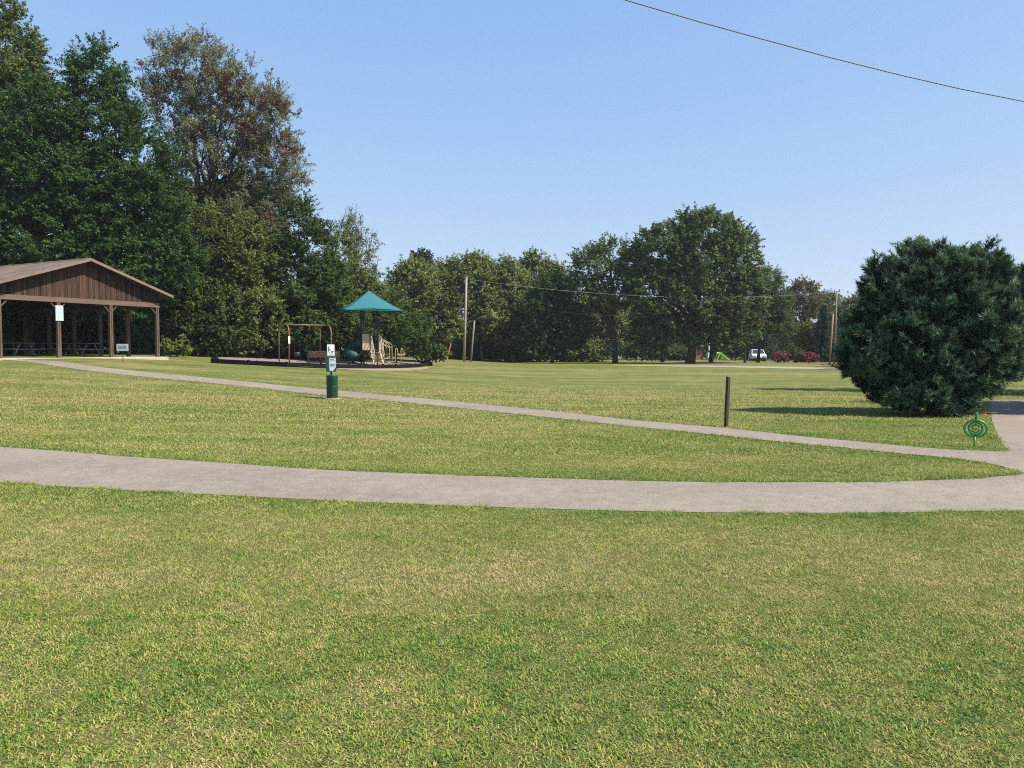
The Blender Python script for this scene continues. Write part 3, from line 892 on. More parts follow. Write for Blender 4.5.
# ------------------------------------------------------------------ wood and metal materials
M_POST = mat('weathered_post', (0.062, 0.042, 0.032), (0.125, 0.092, 0.074), 3, 0.85, stretch=(6, 6, 0.7), bump=0.3)
M_BEAM = mat('weathered_beam', (0.095, 0.060, 0.047), (0.15, 0.102, 0.082), 3, 0.85, stretch=(0.7, 6, 6), bump=0.3)
M_GABLE = mat('brown_boards', (0.010, 0.005, 0.0035), (0.088, 0.043, 0.028), 3.5, 0.85, stretch=(5, 5, 0.5), bump=0.3, tint='tint')
M_FASCIA = mat('pale_fascia', (0.145, 0.100, 0.082), (0.20, 0.145, 0.12), 3, 0.8, stretch=(1, 1, 1))
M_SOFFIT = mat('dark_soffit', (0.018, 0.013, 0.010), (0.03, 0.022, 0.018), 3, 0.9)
M_CONC = mat('concrete_floor', (0.33, 0.285, 0.225), (0.41, 0.36, 0.29), 2.5, 0.9, bump=0.15, bscale=30)
M_TABLE = mat('grey_table_wood', (0.085, 0.072, 0.06), (0.14, 0.12, 0.10), 4, 0.75, stretch=(6, 0.6, 6))
M_GALV = mat('galvanised_steel', (0.16, 0.165, 0.17), (0.22, 0.225, 0.23), 6, 0.5, 0.5)
M_DARKM = mat('dark_metal', (0.03, 0.032, 0.035), (0.05, 0.052, 0.055), 8, 0.5, 0.4)
M_WHITE = mat('white_panel', (0.72, 0.73, 0.72), (0.62, 0.64, 0.64), 5, 0.5)
M_PALEBLUE = mat('pale_blue_panel', (0.36, 0.45, 0.52), (0.44, 0.52, 0.58), 9, 0.5)
M_INK = mat('dark_ink', (0.06, 0.065, 0.075), (0.09, 0.095, 0.105), 9, 0.6)
M_BROWN = mat('rust_brown_tubing', (0.145, 0.070, 0.045), (0.19, 0.10, 0.066), 6, 0.5)
M_BEIGE = mat('beige_coated_steel', (0.32, 0.265, 0.18), (0.38, 0.32, 0.225), 6, 0.5)
M_PEACH = mat('tan_plastic_panel', (0.40, 0.28, 0.20), (0.46, 0.33, 0.24), 4, 0.45)
M_TEAL = mat('teal_plastic', (0.004, 0.034, 0.034), (0.006, 0.048, 0.047), 4, 0.6)
M_CANOPY = mat('teal_canopy', (0.016, 0.118, 0.135), (0.021, 0.145, 0.165), 1.5, 0.6)
M_DPOST = mat('dark_brown_post', (0.035, 0.028, 0.025), (0.05, 0.04, 0.036), 6, 0.5)
M_GREEN = mat('dark_green_plastic', (0.008, 0.050, 0.036), (0.012, 0.068, 0.046), 5, 0.45)
M_BRIGHT = mat('bright_green_paint', (0.018, 0.20, 0.045), (0.026, 0.26, 0.06), 8, 0.4, spec=0.5)
M_BLACKP = mat('black_border_plastic', (0.006, 0.006, 0.0065), (0.012, 0.012, 0.013), 5, 0.8, spec=0.1)
M_MULCH = mat('wood_chips', (0.17, 0.125, 0.105), (0.29, 0.23, 0.20), 14, 0.95, bump=1.0, bscale=40)
M_SOIL = mat('pale_dirt', (0.30, 0.205, 0.14), (0.22, 0.17, 0.09), 4, 0.95, bump=0.5)
M_BENCH = mat('brown_bench_slats', (0.048, 0.026, 0.015), (0.07, 0.04, 0.024), 5, 0.6, stretch=(0.7, 5, 5))
M_POLE = mat('pale_pole_wood', (0.27, 0.225, 0.175), (0.36, 0.30, 0.24), 3, 0.85, stretch=(8, 8, 0.4))
M_POLE_G = mat('grey_pole_wood', (0.17, 0.15, 0.125), (0.24, 0.215, 0.185), 3, 0.85, stretch=(8, 8, 0.4))
M_POLE_T = mat('tan_pole_wood', (0.24, 0.16, 0.095), (0.31, 0.215, 0.135), 3, 0.85, stretch=(8, 8, 0.4))
M_WIRE = mat('black_wire', (0.03, 0.032, 0.036), (0.04, 0.042, 0.046), 5, 0.5)
M_WIRE_G = mat('grey_wire', (0.30, 0.32, 0.33), (0.34, 0.36, 0.37), 5, 0.5)
M_ORANGE = mat('orange_guard', (0.36, 0.17, 0.07), (0.42, 0.21, 0.09), 5, 0.6)
M_STUMP = mat('dark_square_post', (0.028, 0.019, 0.014), (0.065, 0.046, 0.034), 4, 0.85, stretch=(8, 8, 0.6), bump=0.4)


def shingle_mat():
    t = NT('roof_shingles')
    b = t.n('ShaderNodeBsdfPrincipled'); b.inputs['Roughness'].default_value = 0.95; b.inputs['Specular IOR Level'].default_value = 0.15
    tc = t.n('ShaderNodeTexCoord'); mp = t.n('ShaderNodeMapping'); mp.inputs['Rotation'].default_value = (0, 0, PI / 2)
    t.l(tc.outputs['Object'], mp.inputs[0])
    br = t.n('ShaderNodeTexBrick'); br.inputs['Scale'].default_value = 1.0; br.inputs['Brick Width'].default_value = 0.33; br.inputs['Row Height'].default_value = 0.14
    br.inputs['Mortar Size'].default_value = 0.008
    br.inputs['Color1'].default_value = (0.145, 0.112, 0.092, 1); br.inputs['Color2'].default_value = (0.20, 0.158, 0.132, 1); br.inputs['Mortar'].default_value = (0.08, 0.062, 0.052, 1)
    t.l(mp.outputs[0], br.inputs['Vector'])
    st = t.ramp(t.noise(0.8, 5), [(0.35, (0.75, 0.75, 0.75)), (0.65, (1.1, 1.08, 1.05))])
    mx = t.n('ShaderNodeMix', data_type='RGBA', blend_type='MULTIPLY'); mx.inputs['Factor'].default_value = 1
    t.l(br.outputs['Color'], mx.inputs['A']); t.l(st, mx.inputs['B']); t.l(mx.outputs['Result'], b.inputs['Base Color'])
    t.l(b.outputs[0], t.out.inputs[0]); return t.m


M_SHINGLE = shingle_mat()

# ------------------------------------------------------------------ picnic shelter
UD = np.array([0.476, 0.879]); VD = np.array([-0.879, 0.476])
O = np.array([-23.4, 35.2]); FZ = 1.17
RZ = math.atan2(UD[1], UD[0])
SPAN = 8.19; DEP = 15.0


def shelter_pt(u, v, z=0): p = O + UD * u + VD * v; return (p[0], p[1], FZ + z)


sh = thing('picnic_shelter', 'open wooden picnic shelter with a brown boarded gable and shingled roof', 'shelter', (O[0], O[1], FZ), RZ)
MB().box(-0.35, SPAN + 0.35, -0.45, DEP + 0.35, -0.6, 0.0, 0.02).build('floor_slab', M_CONC, sh)
RIDGE = 4.94; SL = 0.334; MIDU = SPAN / 2; OV = 0.6; OG = 0.58


def roof_z(u): return RIDGE - SL * abs(u - MIDU)


EZ = roof_z(-OV)
th = 0.10
rf = MB()
for v0, v1 in [(-OG, DEP + OG)]:
    A = [(-OV, EZ), (MIDU, RIDGE), (SPAN + OV, EZ), (SPAN + OV, EZ - th), (MIDU, RIDGE - th), (-OV, EZ - th)]
    vs = [(u, v0, z) for u, z in A] + [(u, v1, z) for u, z in A]
    fs = [(0, 1, 4, 5), (1, 2, 3, 4), (6, 11, 10, 7), (7, 10, 9, 8), (0, 6, 7, 1), (1, 7, 8, 2), (5, 4, 10, 11), (4, 3, 9, 10), (0, 5, 11, 6), (2, 8, 9, 3)]
    rf.add(vs, fs)
roof = rf.build('roof', M_SHINGLE, sh)
rc_ = MB()
for s in (-1, 1):
    rc_.bar((MIDU + s * 0.09, -OG - 0.02, RIDGE - 0.02), (MIDU + s * 0.09, DEP + OG, RIDGE - 0.02), 0.2, 0.025, (s * 0.32, 0, 0.95))
rc_.build('ridge_cap', M_SHINGLE, roof)
for v in (-OG - 0.022, DEP + OG + 0.022):
    for s in (-1, 1):
        MB().bar((MIDU, v, RIDGE - 0.07), (MIDU + s * (MIDU + OV), v, EZ - 0.07), 0.04, 0.13, (0, 0, 1)).build('fascia_board', M_FASCIA, roof)
for u in (-OV - 0.022, SPAN + OV + 0.022):
    MB().box(u - 0.02, u + 0.02, -OG, DEP + OG, EZ - 0.14, EZ - 0.01).build('fascia_board', M_FASCIA, roof)
# soffit lining under the overhang and roof deck
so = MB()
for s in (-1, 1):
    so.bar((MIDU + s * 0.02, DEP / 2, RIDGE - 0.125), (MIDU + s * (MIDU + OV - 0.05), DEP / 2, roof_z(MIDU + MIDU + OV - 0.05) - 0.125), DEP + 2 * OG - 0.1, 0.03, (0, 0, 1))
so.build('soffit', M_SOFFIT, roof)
BZ0, BZ1 = 2.70, 2.94
for v in (0.0, DEP):
    pl = MB(); tints = []
    u = -0.05
    k = 0
    while u < SPAN + 0.05 - 0.01:
        u1 = min(u + 0.15, SPAN + 0.05)
        zt0, zt1 = roof_z(u) - 0.15, roof_z(u1) - 0.15
        o = 0.012 if k % 2 else 0.0
        n0 = len(pl.v)
        y0, y1 = v - 0.03 - o, v + 0.02
        vs = [(u, y0, BZ1), (u1 - 0.012, y0, BZ1), (u1 - 0.012, y0, zt1), (u, y0, zt0), (u, y1, BZ1), (u1 - 0.012, y1, BZ1), (u1 - 0.012, y1, zt1), (u, y1, zt0)]
        if min(zt0, zt1) > BZ1 + 0.02:
            pl.add(vs, [(0, 1, 2, 3), (7, 6, 5, 4), (0, 4, 5, 1), (1, 5, 6, 2), (2, 6, 7, 3), (3, 7, 4, 0)])
            if u > SPAN * 0.62 or u < SPAN * 0.1:
                tn = random.uniform(0.0, 0.55)
            else:
                tn = random.choice([random.uniform(0.2, 0.5), random.uniform(0.35, 0.8)])
            tints += [tn] * 8
            if k % 2 == 0 and zt0 > BZ1 + 0.1:
                n1 = len(pl.v); pl.box(u - 0.028, u + 0.016, y0 - 0.022, y0 - 0.001, BZ1 + 0.002, min(zt0, roof_z(u - 0.028) - 0.15)); tints += [random.uniform(0.55, 0.95)] * 8
        u = u1; k += 1
    g_ = pl.build('gable_boarding', M_GABLE, sh)
    a = g_.data.attributes.new('tint', 'FLOAT', 'POINT')
    if len(a.data) == len(tints): a.data.foreach_set('value', tints)
    MB().box(-0.12, SPAN + 0.12, v - 0.09, v + 0.05, BZ0, BZ1, 0.008).build('beam', M_BEAM, sh)
for u in (0, SPAN):
    MB().box(u - 0.05, u + 0.05, 0.06, DEP - 0.06, BZ0, BZ1).build('beam', M_POST, sh)
posts = [(SPAN * k / 3, 0.0) for k in range(4)] + [(SPAN * k / 3, DEP) for k in range(4)] + [(u, 2.5 * k) for u in (0, SPAN) for k in range(1, 6)]
for u, v in posts:
    m = MB()
    m.box(u - 0.085, u - 0.012, v - 0.08, v + 0.08, 0.0, BZ0 - 0.003, 0.006)
    m.box(u + 0.012, u + 0.085, v - 0.08, v + 0.08, 0.0, BZ0 - 0.003, 0.006)
    m.box(u - 0.012, u + 0.012, v - 0.05, v + 0.05, 0.0, BZ0 - 0.003)
    p = m.build('post', M_POST, sh)
    br = MB()
    if v in (0.0, DEP):
        for s in (-1, 1):
            if -0.1 < u + s * 0.5 < SPAN + 0.1:
                br.bar((u + s * 0.08, v, BZ0 - 0.34), (u + s * 0.36, v, BZ0 - 0.02), 0.045, 0.06, (0, 1, 0))
    if u in (0, SPAN):
        for s in (-1, 1):
            if -0.1 < v + s * 0.5 < DEP + 0.1:
                br.bar((u, v + s * 0.1, BZ0 - 0.34), (u, v + s * 0.36, BZ0 - 0.02), 0.045, 0.06, (1, 0, 0))
    br.build('knee_brace', M_POST, p)
for k in range(1, 6):
    v = 2.5 * k
    tr = MB()
    tr.box(-0.02, SPAN + 0.02, v - 0.03, v + 0.03, BZ1 + 0.004, BZ1 + 0.16)
    for s in (-1, 1):
        tr.bar((MIDU, v, RIDGE - 0.23), (MIDU + s * (MIDU - 0.1), v, roof_z(0.1) - 0.23), 0.05, 0.14, (0, 1, 0))
        tr.bar((MIDU, v + 0.004, RIDGE - 0.3), (MIDU + s * 1.4, v + 0.004, BZ1 + 0.16), 0.045, 0.09, (0, 1, 0))
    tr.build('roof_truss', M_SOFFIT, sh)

# picnic tables under the roof
pt = thing('picnic_table', '', 'picnic table', (0, 0, 0), 0, 'picnic tables under the shelter roof')
m = MB()
for k in range(5): m.box(-0.375 + k * 0.152, -0.235 + k * 0.152, -1.05, 1.05, 0.71, 0.75, 0.005)
m.build('table_top', M_TABLE, pt)
for s in (-1, 1):
    m = MB()
    for k in range(2): m.box(s * 0.72 - 0.14 + k * 0.145, s * 0.72 - 0.005 + k * 0.145, -1.05, 1.05, 0.42, 0.46, 0.005)
    m.build('bench_seat', M_TABLE, pt)
    m = MB()
    yy = s * 0.75
    m.tube([(-0.55, yy, 0.02), (-0.22, yy, 0.69)], 0.025, 8); m.tube([(0.55, yy, 0.02), (0.22, yy, 0.69)], 0.025, 8)
    m.tube([(-0.84, yy, 0.40), (0.84, yy, 0.40)], 0.025, 8); m.tube([(-0.6, yy, 0.024), (-0.5, yy, 0.024)], 0.024, 8); m.tube([(0.6, yy, 0.024), (0.5, yy, 0.024)], 0.024, 8)
    m.build('leg_frame', M_GALV, pt)
spots = [(6.2, 3.6, 'picnic table under the shelter nearest the small sign on a stake'), (6.2, 6.1, 'picnic table under the shelter, second from the small sign on a stake'),
         (6.2, 8.6, 'picnic table deep under the shelter, third from the small sign on a stake'), (2.6, 3.4, 'picnic table at the near side of the shelter, left of the sign post')]
for i, (u, v, lab) in enumerate(spots):
    o = pt if i == 0 else copy_tree(pt)
    o.location = shelter_pt(u, v); o.rotation_euler = (0, 0, RZ); o['label'] = lab

# notice on the second post
nt = thing('notice_board', 'pale blue notice fixed high on a shelter post', 'sign', shelter_pt(SPAN / 3, -0.11, 1.80), RZ)
MB().box(-0.19, 0.19, -0.02, 0.02, 0, 0.74, 0.006).build('panel', M_PALEBLUE, nt)
m = MB()
for k in range(7): m.box(-0.14, 0.14 - 0.05 * (k % 3), -0.0235, -0.0215, 0.62 - k * 0.075, 0.645 - k * 0.075)
m.build('lettering', mat('faded_print', (0.36, 0.50, 0.62), None, 8, 0.6), nt)

sx, sy, sz = ground(123, 362)
sg = thing('small_sign', 'small grey white sign on a thin stake before the shelter', 'sign', (sx, sy, sz), math.atan2(-sx * 0 - 0.12, 1))
k = sy / F
MB().box(-0.012, 0.012, -0.01, 0.01, -0.1, 17.5 * k).build('stake', M_DARKM, sg)
MB().box(-6.2 * k, 6.2 * k, -0.035, -0.011, 11 * k, 18 * k, 0.005).build('panel', M_PALEBLUE, sg)
m = MB()
for x0, x1 in [(-4.3, -3.4), (-2.8, -1.0), (-0.6, 0.6), (1.0, 1.9), (2.3, 4.0)]:
    m.box(x0 * k, x1 * k, -0.0385, -0.036, 13.4 * k, 15.9 * k)
m.build('lettering', mat('grey_print', (0.22, 0.23, 0.25), None, 8, 0.6), sg)

# ------------------------------------------------------------------ dog waste station
px, py, pz = ground(331.8, 398.6)
k = py / F
dw = thing('waste_station', 'dark green dog waste station with white sign, bag box and round bin beside the path', 'waste station', (px, py, pz), 0.3); dw.scale = (0.90, 0.90, 0.95)
MB().box(-0.028, 0.028, 0.15, 0.206, -0.2, 1.72, 0.004).build('post', M_GREEN, dw)
sgn = MB().box(-0.135, 0.115, 0.115, 0.135, 1.40, 1.77, 0.012).build('sign', M_WHITE, dw)
m = MB()
y0, y1 = 0.110, 0.1135
# walking figure with a dog: simple pictogram
m.add([(-0.075 + 0.022 * math.cos(a), y0, 1.69 + 0.022 * math.sin(a)) for a in np.linspace(0, 2 * PI, 12, endpoint=False)], [tuple(range(12))])
m.box(-0.095, -0.052, y0, y1, 1.57, 1.662); m.bar((-0.08, (y0 + y1) / 2, 1.575), (-0.105, (y0 + y1) / 2, 1.475), 0.003, 0.02, (0, 1, 0)); m.bar((-0.066, (y0 + y1) / 2, 1.575), (-0.045, (y0 + y1) / 2, 1.475), 0.003, 0.02, (0, 1, 0))
m.bar((-0.05, (y0 + y1) / 2, 1.62), (0.0, (y0 + y1) / 2, 1.575), 0.003, 0.01, (0, 1, 0))
m.box(-0.005, 0.065, y0, y1, 1.515, 1.55); m.box(0.05, 0.088, y0, y1, 1.54, 1.572)
for xx in (0.0, 0.048): m.box(xx, xx + 0.012, y0, y1, 1.475, 1.516)
m.box(-0.05, 0.05, y0, y1, 1.43, 1.445)
m.build('pictogram', M_INK, sgn)
dbx = MB().box(-0.18, 0.16, -0.02, 0.145, 0.88, 1.385, 0.02).build('bag_dispenser', M_GREEN, dw)
m = MB(); m.box(-0.075, 0.145, -0.0245, -0.0215, 1.02, 1.33)
m.add([(-0.075, -0.023, 1.018), (0.13, -0.023, 1.018), (0.05, -0.023, 0.91), (-0.05, -0.023, 0.90)], [(0, 1, 2, 3)])
lb = m.build('label_plate', M_PALEBLUE, dbx)
for rows in ([(1.285, 0.09), (1.255, 0.12)], [(1.12, 0.11), (1.09, 0.125), (1.06, 0.08)]):
    m = MB()
    for z, x1 in rows: m.box(-0.055, x1, -0.027, -0.0252, z, z + 0.016)
    m.build('lettering', M_GREEN, lb)
bn = MB().lathe([(0.175, 0.02), (0.19, 0.04), (0.195, 0.72), (0.205, 0.735), (0.205, 0.765), (0.19, 0.77), (0.185, 0.66), (0.02, 0.65)], 24, (0.01, -0.09)).build('bin', M_GREEN, dw, True)
MB().tube([(0.01 + 0.197 * math.cos(a), -0.09 + 0.197 * math.sin(a), 0.40) for a in np.linspace(0, 2 * PI, 25)], 0.006, 6, False).build('band', M_GREEN, bn)
MB().lathe([(0.26, -0.05), (0.26, 0.018), (0.24, 0.022)], 24, (0.03, -0.09)).build('base_pad', M_CONC, dw)

# ------------------------------------------------------------------ wooden marker post and bike rack
px, py, pz = ground(726, 426.8)
k = py / F
ps = thing('marker_post', 'dark square wooden post leaning slightly, alone in the lawn', 'post', (px, py, pz), 0.5)
ps.rotation_euler = (0, math.radians(2.6), 0.5)
H = 50 * k
m = MB()
m.box(-0.034, 0.034, -0.034, 0.034, -0.3, H, 0.008)
m.build('shaft', M_STUMP, ps)
m = MB(); m.box(-0.038, 0.038, -0.038, 0.038, H - 0.004, H + 0.012, 0.004)
m.build('post_cap', M_POLE_G, ps)

px, py, pz = ground(974.5, 447)
k = py / F
bk = thing('bike_rack', 'bright green post with a round ring and swirl emblem by the path junction', 'bike rack', (px, py, pz), math.radians(-24))
bk.rotation_euler = (0, math.radians(1.5), math.radians(-20))
HT = 35 * k; RC = 18.7 * k
m = MB(); m.tube([(0, 0, -0.15), (0, 0, RC - 8.2 * k)], 1.15 * k, 12); m.build('lower_post', M_BRIGHT, bk, True)
m = MB(); m.tube([(0, 0, RC + 8.2 * k), (0, 0, HT - 0.01), (0, 0, HT)], [1.15 * k, 1.15 * k, 0.9 * k], 12); m.build('upper_post', M_BRIGHT, bk, True)


def ring(rx, rz, r, n=48, yy=0.0, a0=0, a1=2 * PI):
    return [(rx * math.cos(a), yy, RC + rz * math.sin(a)) for a in np.linspace(a0, a1, n)]


MB().tube(ring(10.0 * k, 8.3 * k, 0, 49), 1.1 * k, 10, False).build('outer_ring', M_BRIGHT, bk, True)
em = MB().tube(ring(5.9 * k, 6.3 * k, 0, 41), 0.95 * k, 10, False).build('inner_ring', M_BRIGHT, bk, True)
m = MB()
m.tube([(3.1 * k * math.cos(a), 0, RC + 1.2 * k + 2.4 * k * math.sin(a)) for a in np.linspace(0.3, 4.2, 14)] + [(1.2 * k, 0, RC - 0.6 * k)], 0.8 * k, 8)
m.tube([(-3.0 * k * math.cos(a), 0, RC - 1.6 * k - 2.2 * k * math.sin(a)) for a in np.linspace(0.3, 3.6, 12)], 0.8 * k, 8)
m.tube([(-5.5 * k, 0, RC - 2.2 * k), (-3 * k, 0, RC - 2.2 * k)], 0.5 * k, 8)
m.tube([(0, 0, RC + 6.2 * k), (0, 0, RC + 3.4 * k)], 0.8 * k, 8); m.tube([(0, 0, RC - 6.2 * k), (0, 0, RC - 3.6 * k)], 0.8 * k, 8)
m.build('swirl_emblem', M_BRIGHT, em, True)

# ------------------------------------------------------------------ play area
front = world_line([(212, 363.2), (236, 364.4), (262, 365.8), (300, 367.6), (345, 368.6), (388, 368.4), (412, 367.6), (424, 366.4)])
back = np.array([[front[-1][0] + 0.3, front[-1][1] + 4.5], [front[-1][0] - 1.5, front[-1][1] + 7.5], [-11.5, 61.5], [-17.5, 60.5], [-21.5, 55.5], [front[0][0] - 1.2, front[0][1] + 4.0]])
PLAY = np.concatenate([front, back])
mu = MB()
cen = PLAY.mean(axis=0)
nring = 8; PL2 = resample(np.concatenate([PLAY, PLAY[:1]]), 61)[:-1]
vs = [(cen[0], cen[1], tz(*cen) + 0.06)]; fs = []
for i in range(1, nring + 1):
    for p in PL2:
        q = cen + (p - cen) * i / nring; vs.append((q[0], q[1], tz(*q) + 0.06))
n = len(PL2)
for k_ in range(n): fs.append((0, 1 + k_, 1 + (k_ + 1) % n))
for i in range(nring - 1):
    for k_ in range(n):
        fs.append((1 + i * n + k_, 1 + i * n + (k_ + 1) % n, 1 + (i + 1) * n + (k_ + 1) % n, 1 + (i + 1) * n + k_))
tag(mu.add(vs, fs).build('wood_chip_ground', M_MULCH), kind='structure')
bd = thing('play_area_border', 'low black plastic border around the play area', 'border', (cen[0], cen[1], tz(*cen)))
for i in range(0, n, 2):
    p, q = PL2[i], PL2[(i + 2) % n]
    z0, z1 = tz(*p), tz(*q)
    m = MB(); d = q - p; L = np.linalg.norm(d); nn = np.array([-d[1], d[0]]) / L * 0.055
    bb = [(p - nn), (q - nn), (q + nn), (p + nn)]
    zb = [z0, z1, z1, z0]
    vsx = [(a[0] - cen[0], a[1] - cen[1], z - 0.1 - tz(*cen)) for a, z in zip(bb, zb)] + [(a[0] - cen[0], a[1] - cen[1], z + 0.24 - tz(*cen)) for a, z in zip(bb, zb)]
    m.add(vsx, [(3, 2, 1, 0), (4, 5, 6, 7), (0, 1, 5, 4), (1, 2, 6, 5), (2, 3, 7, 6), (3, 0, 4, 7)])
    for e in (p,):
        m.tube([(e[0] - cen[0], e[1] - cen[1], z0 - 0.1 - tz(*cen)), (e[0] - cen[0], e[1] - cen[1], z0 + 0.28 - tz(*cen))], 0.07, 8)
    m.build('border_section', M_BLACKP, bd)
sp = world_line([(338, 369.3), (370, 371.3), (410, 371.2), (428, 369.3)]); sq = world_line([(338, 368.6), (370, 368.9), (410, 368.3), (428, 367.2)])
mb_s, _ = ribbon(sq, sp, 30, 3, 0.02)
tag(mb_s.build('bare_dirt', M_SOIL), kind='structure')


def bed(x, y): return tz(x, y) + 0.06


# swing
c0 = np.array(at(284, 349, 49)[:2]); c1 = c0 + np.array([0.826, 0.563]) * 2.75
bdir = (c1 - c0) / np.linalg.norm(c1 - c0); pdir = np.array([bdir[1], -bdir[0]])
zs = min(bed(*c0), bed(*c1)) - 0.02
zg = bed(*c0)
HS = at(284, 324.6, 49)[2] - zg
sw = thing('swing_set', 'rust brown arched swing frame with two hanging seats', 'swing', (c0[0], c0[1], zg), math.atan2(bdir[1], bdir[0]))
Lb = float(np.linalg.norm(c1 - c0))
for x in (0, Lb):
    m = MB(); hw = 1.0; rr = 0.55
    pts = [(x, -hw, -0.3), (x, -hw, HS - rr)] + [(x, -hw + rr * (1 - math.cos(a)), HS - rr + rr * math.sin(a)) for a in np.linspace(0.2, PI / 2, 7)]
    pts += [(x, -p[1], p[2]) for p in pts[::-1]]
    m.tube(pts, 0.045, 10); fr = m.build('arch_frame', M_BROWN, sw, True)
    if x == 0: MB().box(x - 0.06, x + 0.06, -hw - 0.052, -hw - 0.046, 1.25, 1.7).build('safety_label', M_WHITE, fr)
MB().tube([(-0.02, 0, HS + 0.0), (Lb + 0.02, 0, HS + 0.0)], 0.045, 10).build('top_bar', M_BROWN, sw, True)
for x in (0.85, 1.9):
    m = MB()
    prof = [(0.12, 0.42), (0.17, 0.44), (0.19, 0.56), (0.19, 0.70), (0.17, 0.71), (0.165, 0.58), (0.1, 0.47)]
    m.lathe(prof, 14, (x, 0)); st = m.build('swing_seat', M_TEAL if x > 1 else M_DARKM, sw, True)
    for s in (-1, 1):
        MB().tube([(x + s * 0.17, 0, 0.69), (x + s * 0.19, 0, HS - 0.02)], 0.006, 5).build('chain', M_DARKM, st)

# bench inside the border
bc = np.array(at(323.5, 349, 48.6)[:2]); bz = bed(*bc)
bn_ = thing('park_bench', 'brown slatted bench with its back to the lawn inside the play area', 'bench', (bc[0], bc[1], bz), 0.24)
m = MB()
for kk in range(4): m.box(-1.0, 1.0, -0.03 - 0.012 * kk, 0.0 - 0.012 * kk, 0.46 + kk * 0.105, 0.55 + kk * 0.105, 0.006)
m.build('backrest', M_BENCH, bn_)
m = MB()
for kk in range(4): m.box(-1.0, 1.0, 0.04 + kk * 0.11, 0.135 + kk * 0.11, 0.40, 0.435, 0.006)
m.build('seat', M_BENCH, bn_)
for x in (-0.92, 0.92):
    m = MB(); m.tube([(x, 0.0, -0.1), (x, 0.0, 0.42), (x, -0.09, 0.88)], 0.03, 8); m.tube([(x, 0.42, -0.1), (x, 0.42, 0.39)], 0.03, 8); m.tube([(x, 0, 0.385), (x, 0.45, 0.385)], 0.025, 8)
    m.tube([(x, 0.42, 0.39), (x, 0.42, 0.62), (x, -0.03, 0.64)], 0.022, 8); m.build('leg_frame', M_DARKM, bn_)

# play tower
tc_ = np.array(at(369.3, 349, 52)[:2]); tgz = bed(*tc_)
pl = thing('play_tower', 'play tower with a teal peaked canopy, beige rails and dark teal tube slide', 'play structure', (tc_[0], tc_[1], tgz), math.radians(21.4))
ez = at(369, 311.3, 52)[2] - tgz; az_ = at(369, 290.6, 52)[2] - tgz
h = 1.86
m = MB()
nsub = 6
# four fabric faces, edges sagging slightly between corners
cor = [(-h, -h), (h, -h), (h, h), (-h, h)]
for i in range(4):
    a, b_ = cor[i], cor[(i + 1) % 4]
    vs = []; fs = []
    for r_ in range(nsub + 1):
        f = r_ / nsub
        for s_ in range(nsub + 1):
            g2 = s_ / nsub
            x = (a[0] * (1 - g2) + b_[0] * g2) * (1 - f); y = (a[1] * (1 - g2) + b_[1] * g2) * (1 - f)
            z = ez + (az_ - ez) * f + 0.10 * math.sin(PI * g2) * (1 - f) - 0.05 * math.sin(PI * f)
            vs.append((x, y, z))
    for r_ in range(nsub):
        for s_ in range(nsub):
            q = r_ * (nsub + 1) + s_; fs.append((q, q + 1, q + nsub + 2, q + nsub + 1))
    m.add(vs, fs)
    m.bar((a[0], a[1], ez), (b_[0], b_[1], ez), 0.03, 0.05)
cn = m.build('canopy', M_CANOPY, pl)
cr = MB()
for a in cor: cr.tube([(a[0] * 0.98, a[1] * 0.98, ez - 0.02), (0, 0, az_ - 0.06)], 0.03, 6)
cr.build('canopy_rafters', M_DPOST, cn)
for sx_ in (-0.46, 0.46):
    for sy_ in (-0.46, 0.46):
        f = 1 - 0.46 / h
        MB().tube([(sx_, sy_, -0.2), (sx_, sy_, ez + (az_ - ez) * f - 0.08)], 0.055, 10).build('post', M_DPOST, pl, True)
DK = 1.0
MB().box(-0.6, 0.6, -0.6, 0.6, DK - 0.07, DK, 0.01).build('deck', M_DPOST, pl)
MB().box(-0.58, -0.10, -0.615, -0.565, DK - 0.03, DK + 1.05, 0.02).build('front_panel', M_PEACH, pl)
MB().box(-0.03, 0.10, -0.63, -0.58, DK - 0.05, DK + 0.95, 0.02).build('front_panel', M_PEACH, pl)
MB().box(0.52, 0.66, -0.63, -0.58, DK - 0.05, DK + 0.95, 0.02).build('front_panel', M_PEACH, pl)
MB().box(-0.5, 0.5, 0.56, 0.61, DK + 0.02, DK + 0.95, 0.02).build('rear_panel', M_DPOST, pl)
m = MB()
for k_ in range(4):
    f = (k_ + 1) / 5
    m.box(0.0, 0.58, -0.62 - 1.25 * f - 0.12, -0.62 - 1.25 * f + 0.12, DK * (1 - f) - 0.03, DK * (1 - f), 0.006)
for x in (0.0, 0.58): m.bar((x, -0.62, DK - 0.08), (x, -1.92, -0.02), 0.04, 0.12, (1, 0, 0))
m.build('stairs', M_BEIGE, pl)
for x in (-0.02, 0.60):
    m = MB()
    m.tube([(x, -0.62, DK + 1.0), (x, -0.8, DK + 0.98), (x, -1.75, 0.95), (x, -1.86, 0.85), (x, -1.88, 0.7), (x, -1.88, -0.1)], 0.025, 8)
    m.tube([(x, -0.64, DK + 0.6), (x, -1.75, 0.5), (x, -1.88, 0.48)], 0.02, 8)
    for f in (0.3, 0.62): m.tube([(x, -0.62 - 1.26 * f, DK * (1 - f) + 0.02), (x, -0.62 - 1.26 * f, DK * (1 - f) + 0.95 - 0.1 * f)], 0.015, 6)
    m.build('handrail', M_BEIGE, pl, True)
m = MB()
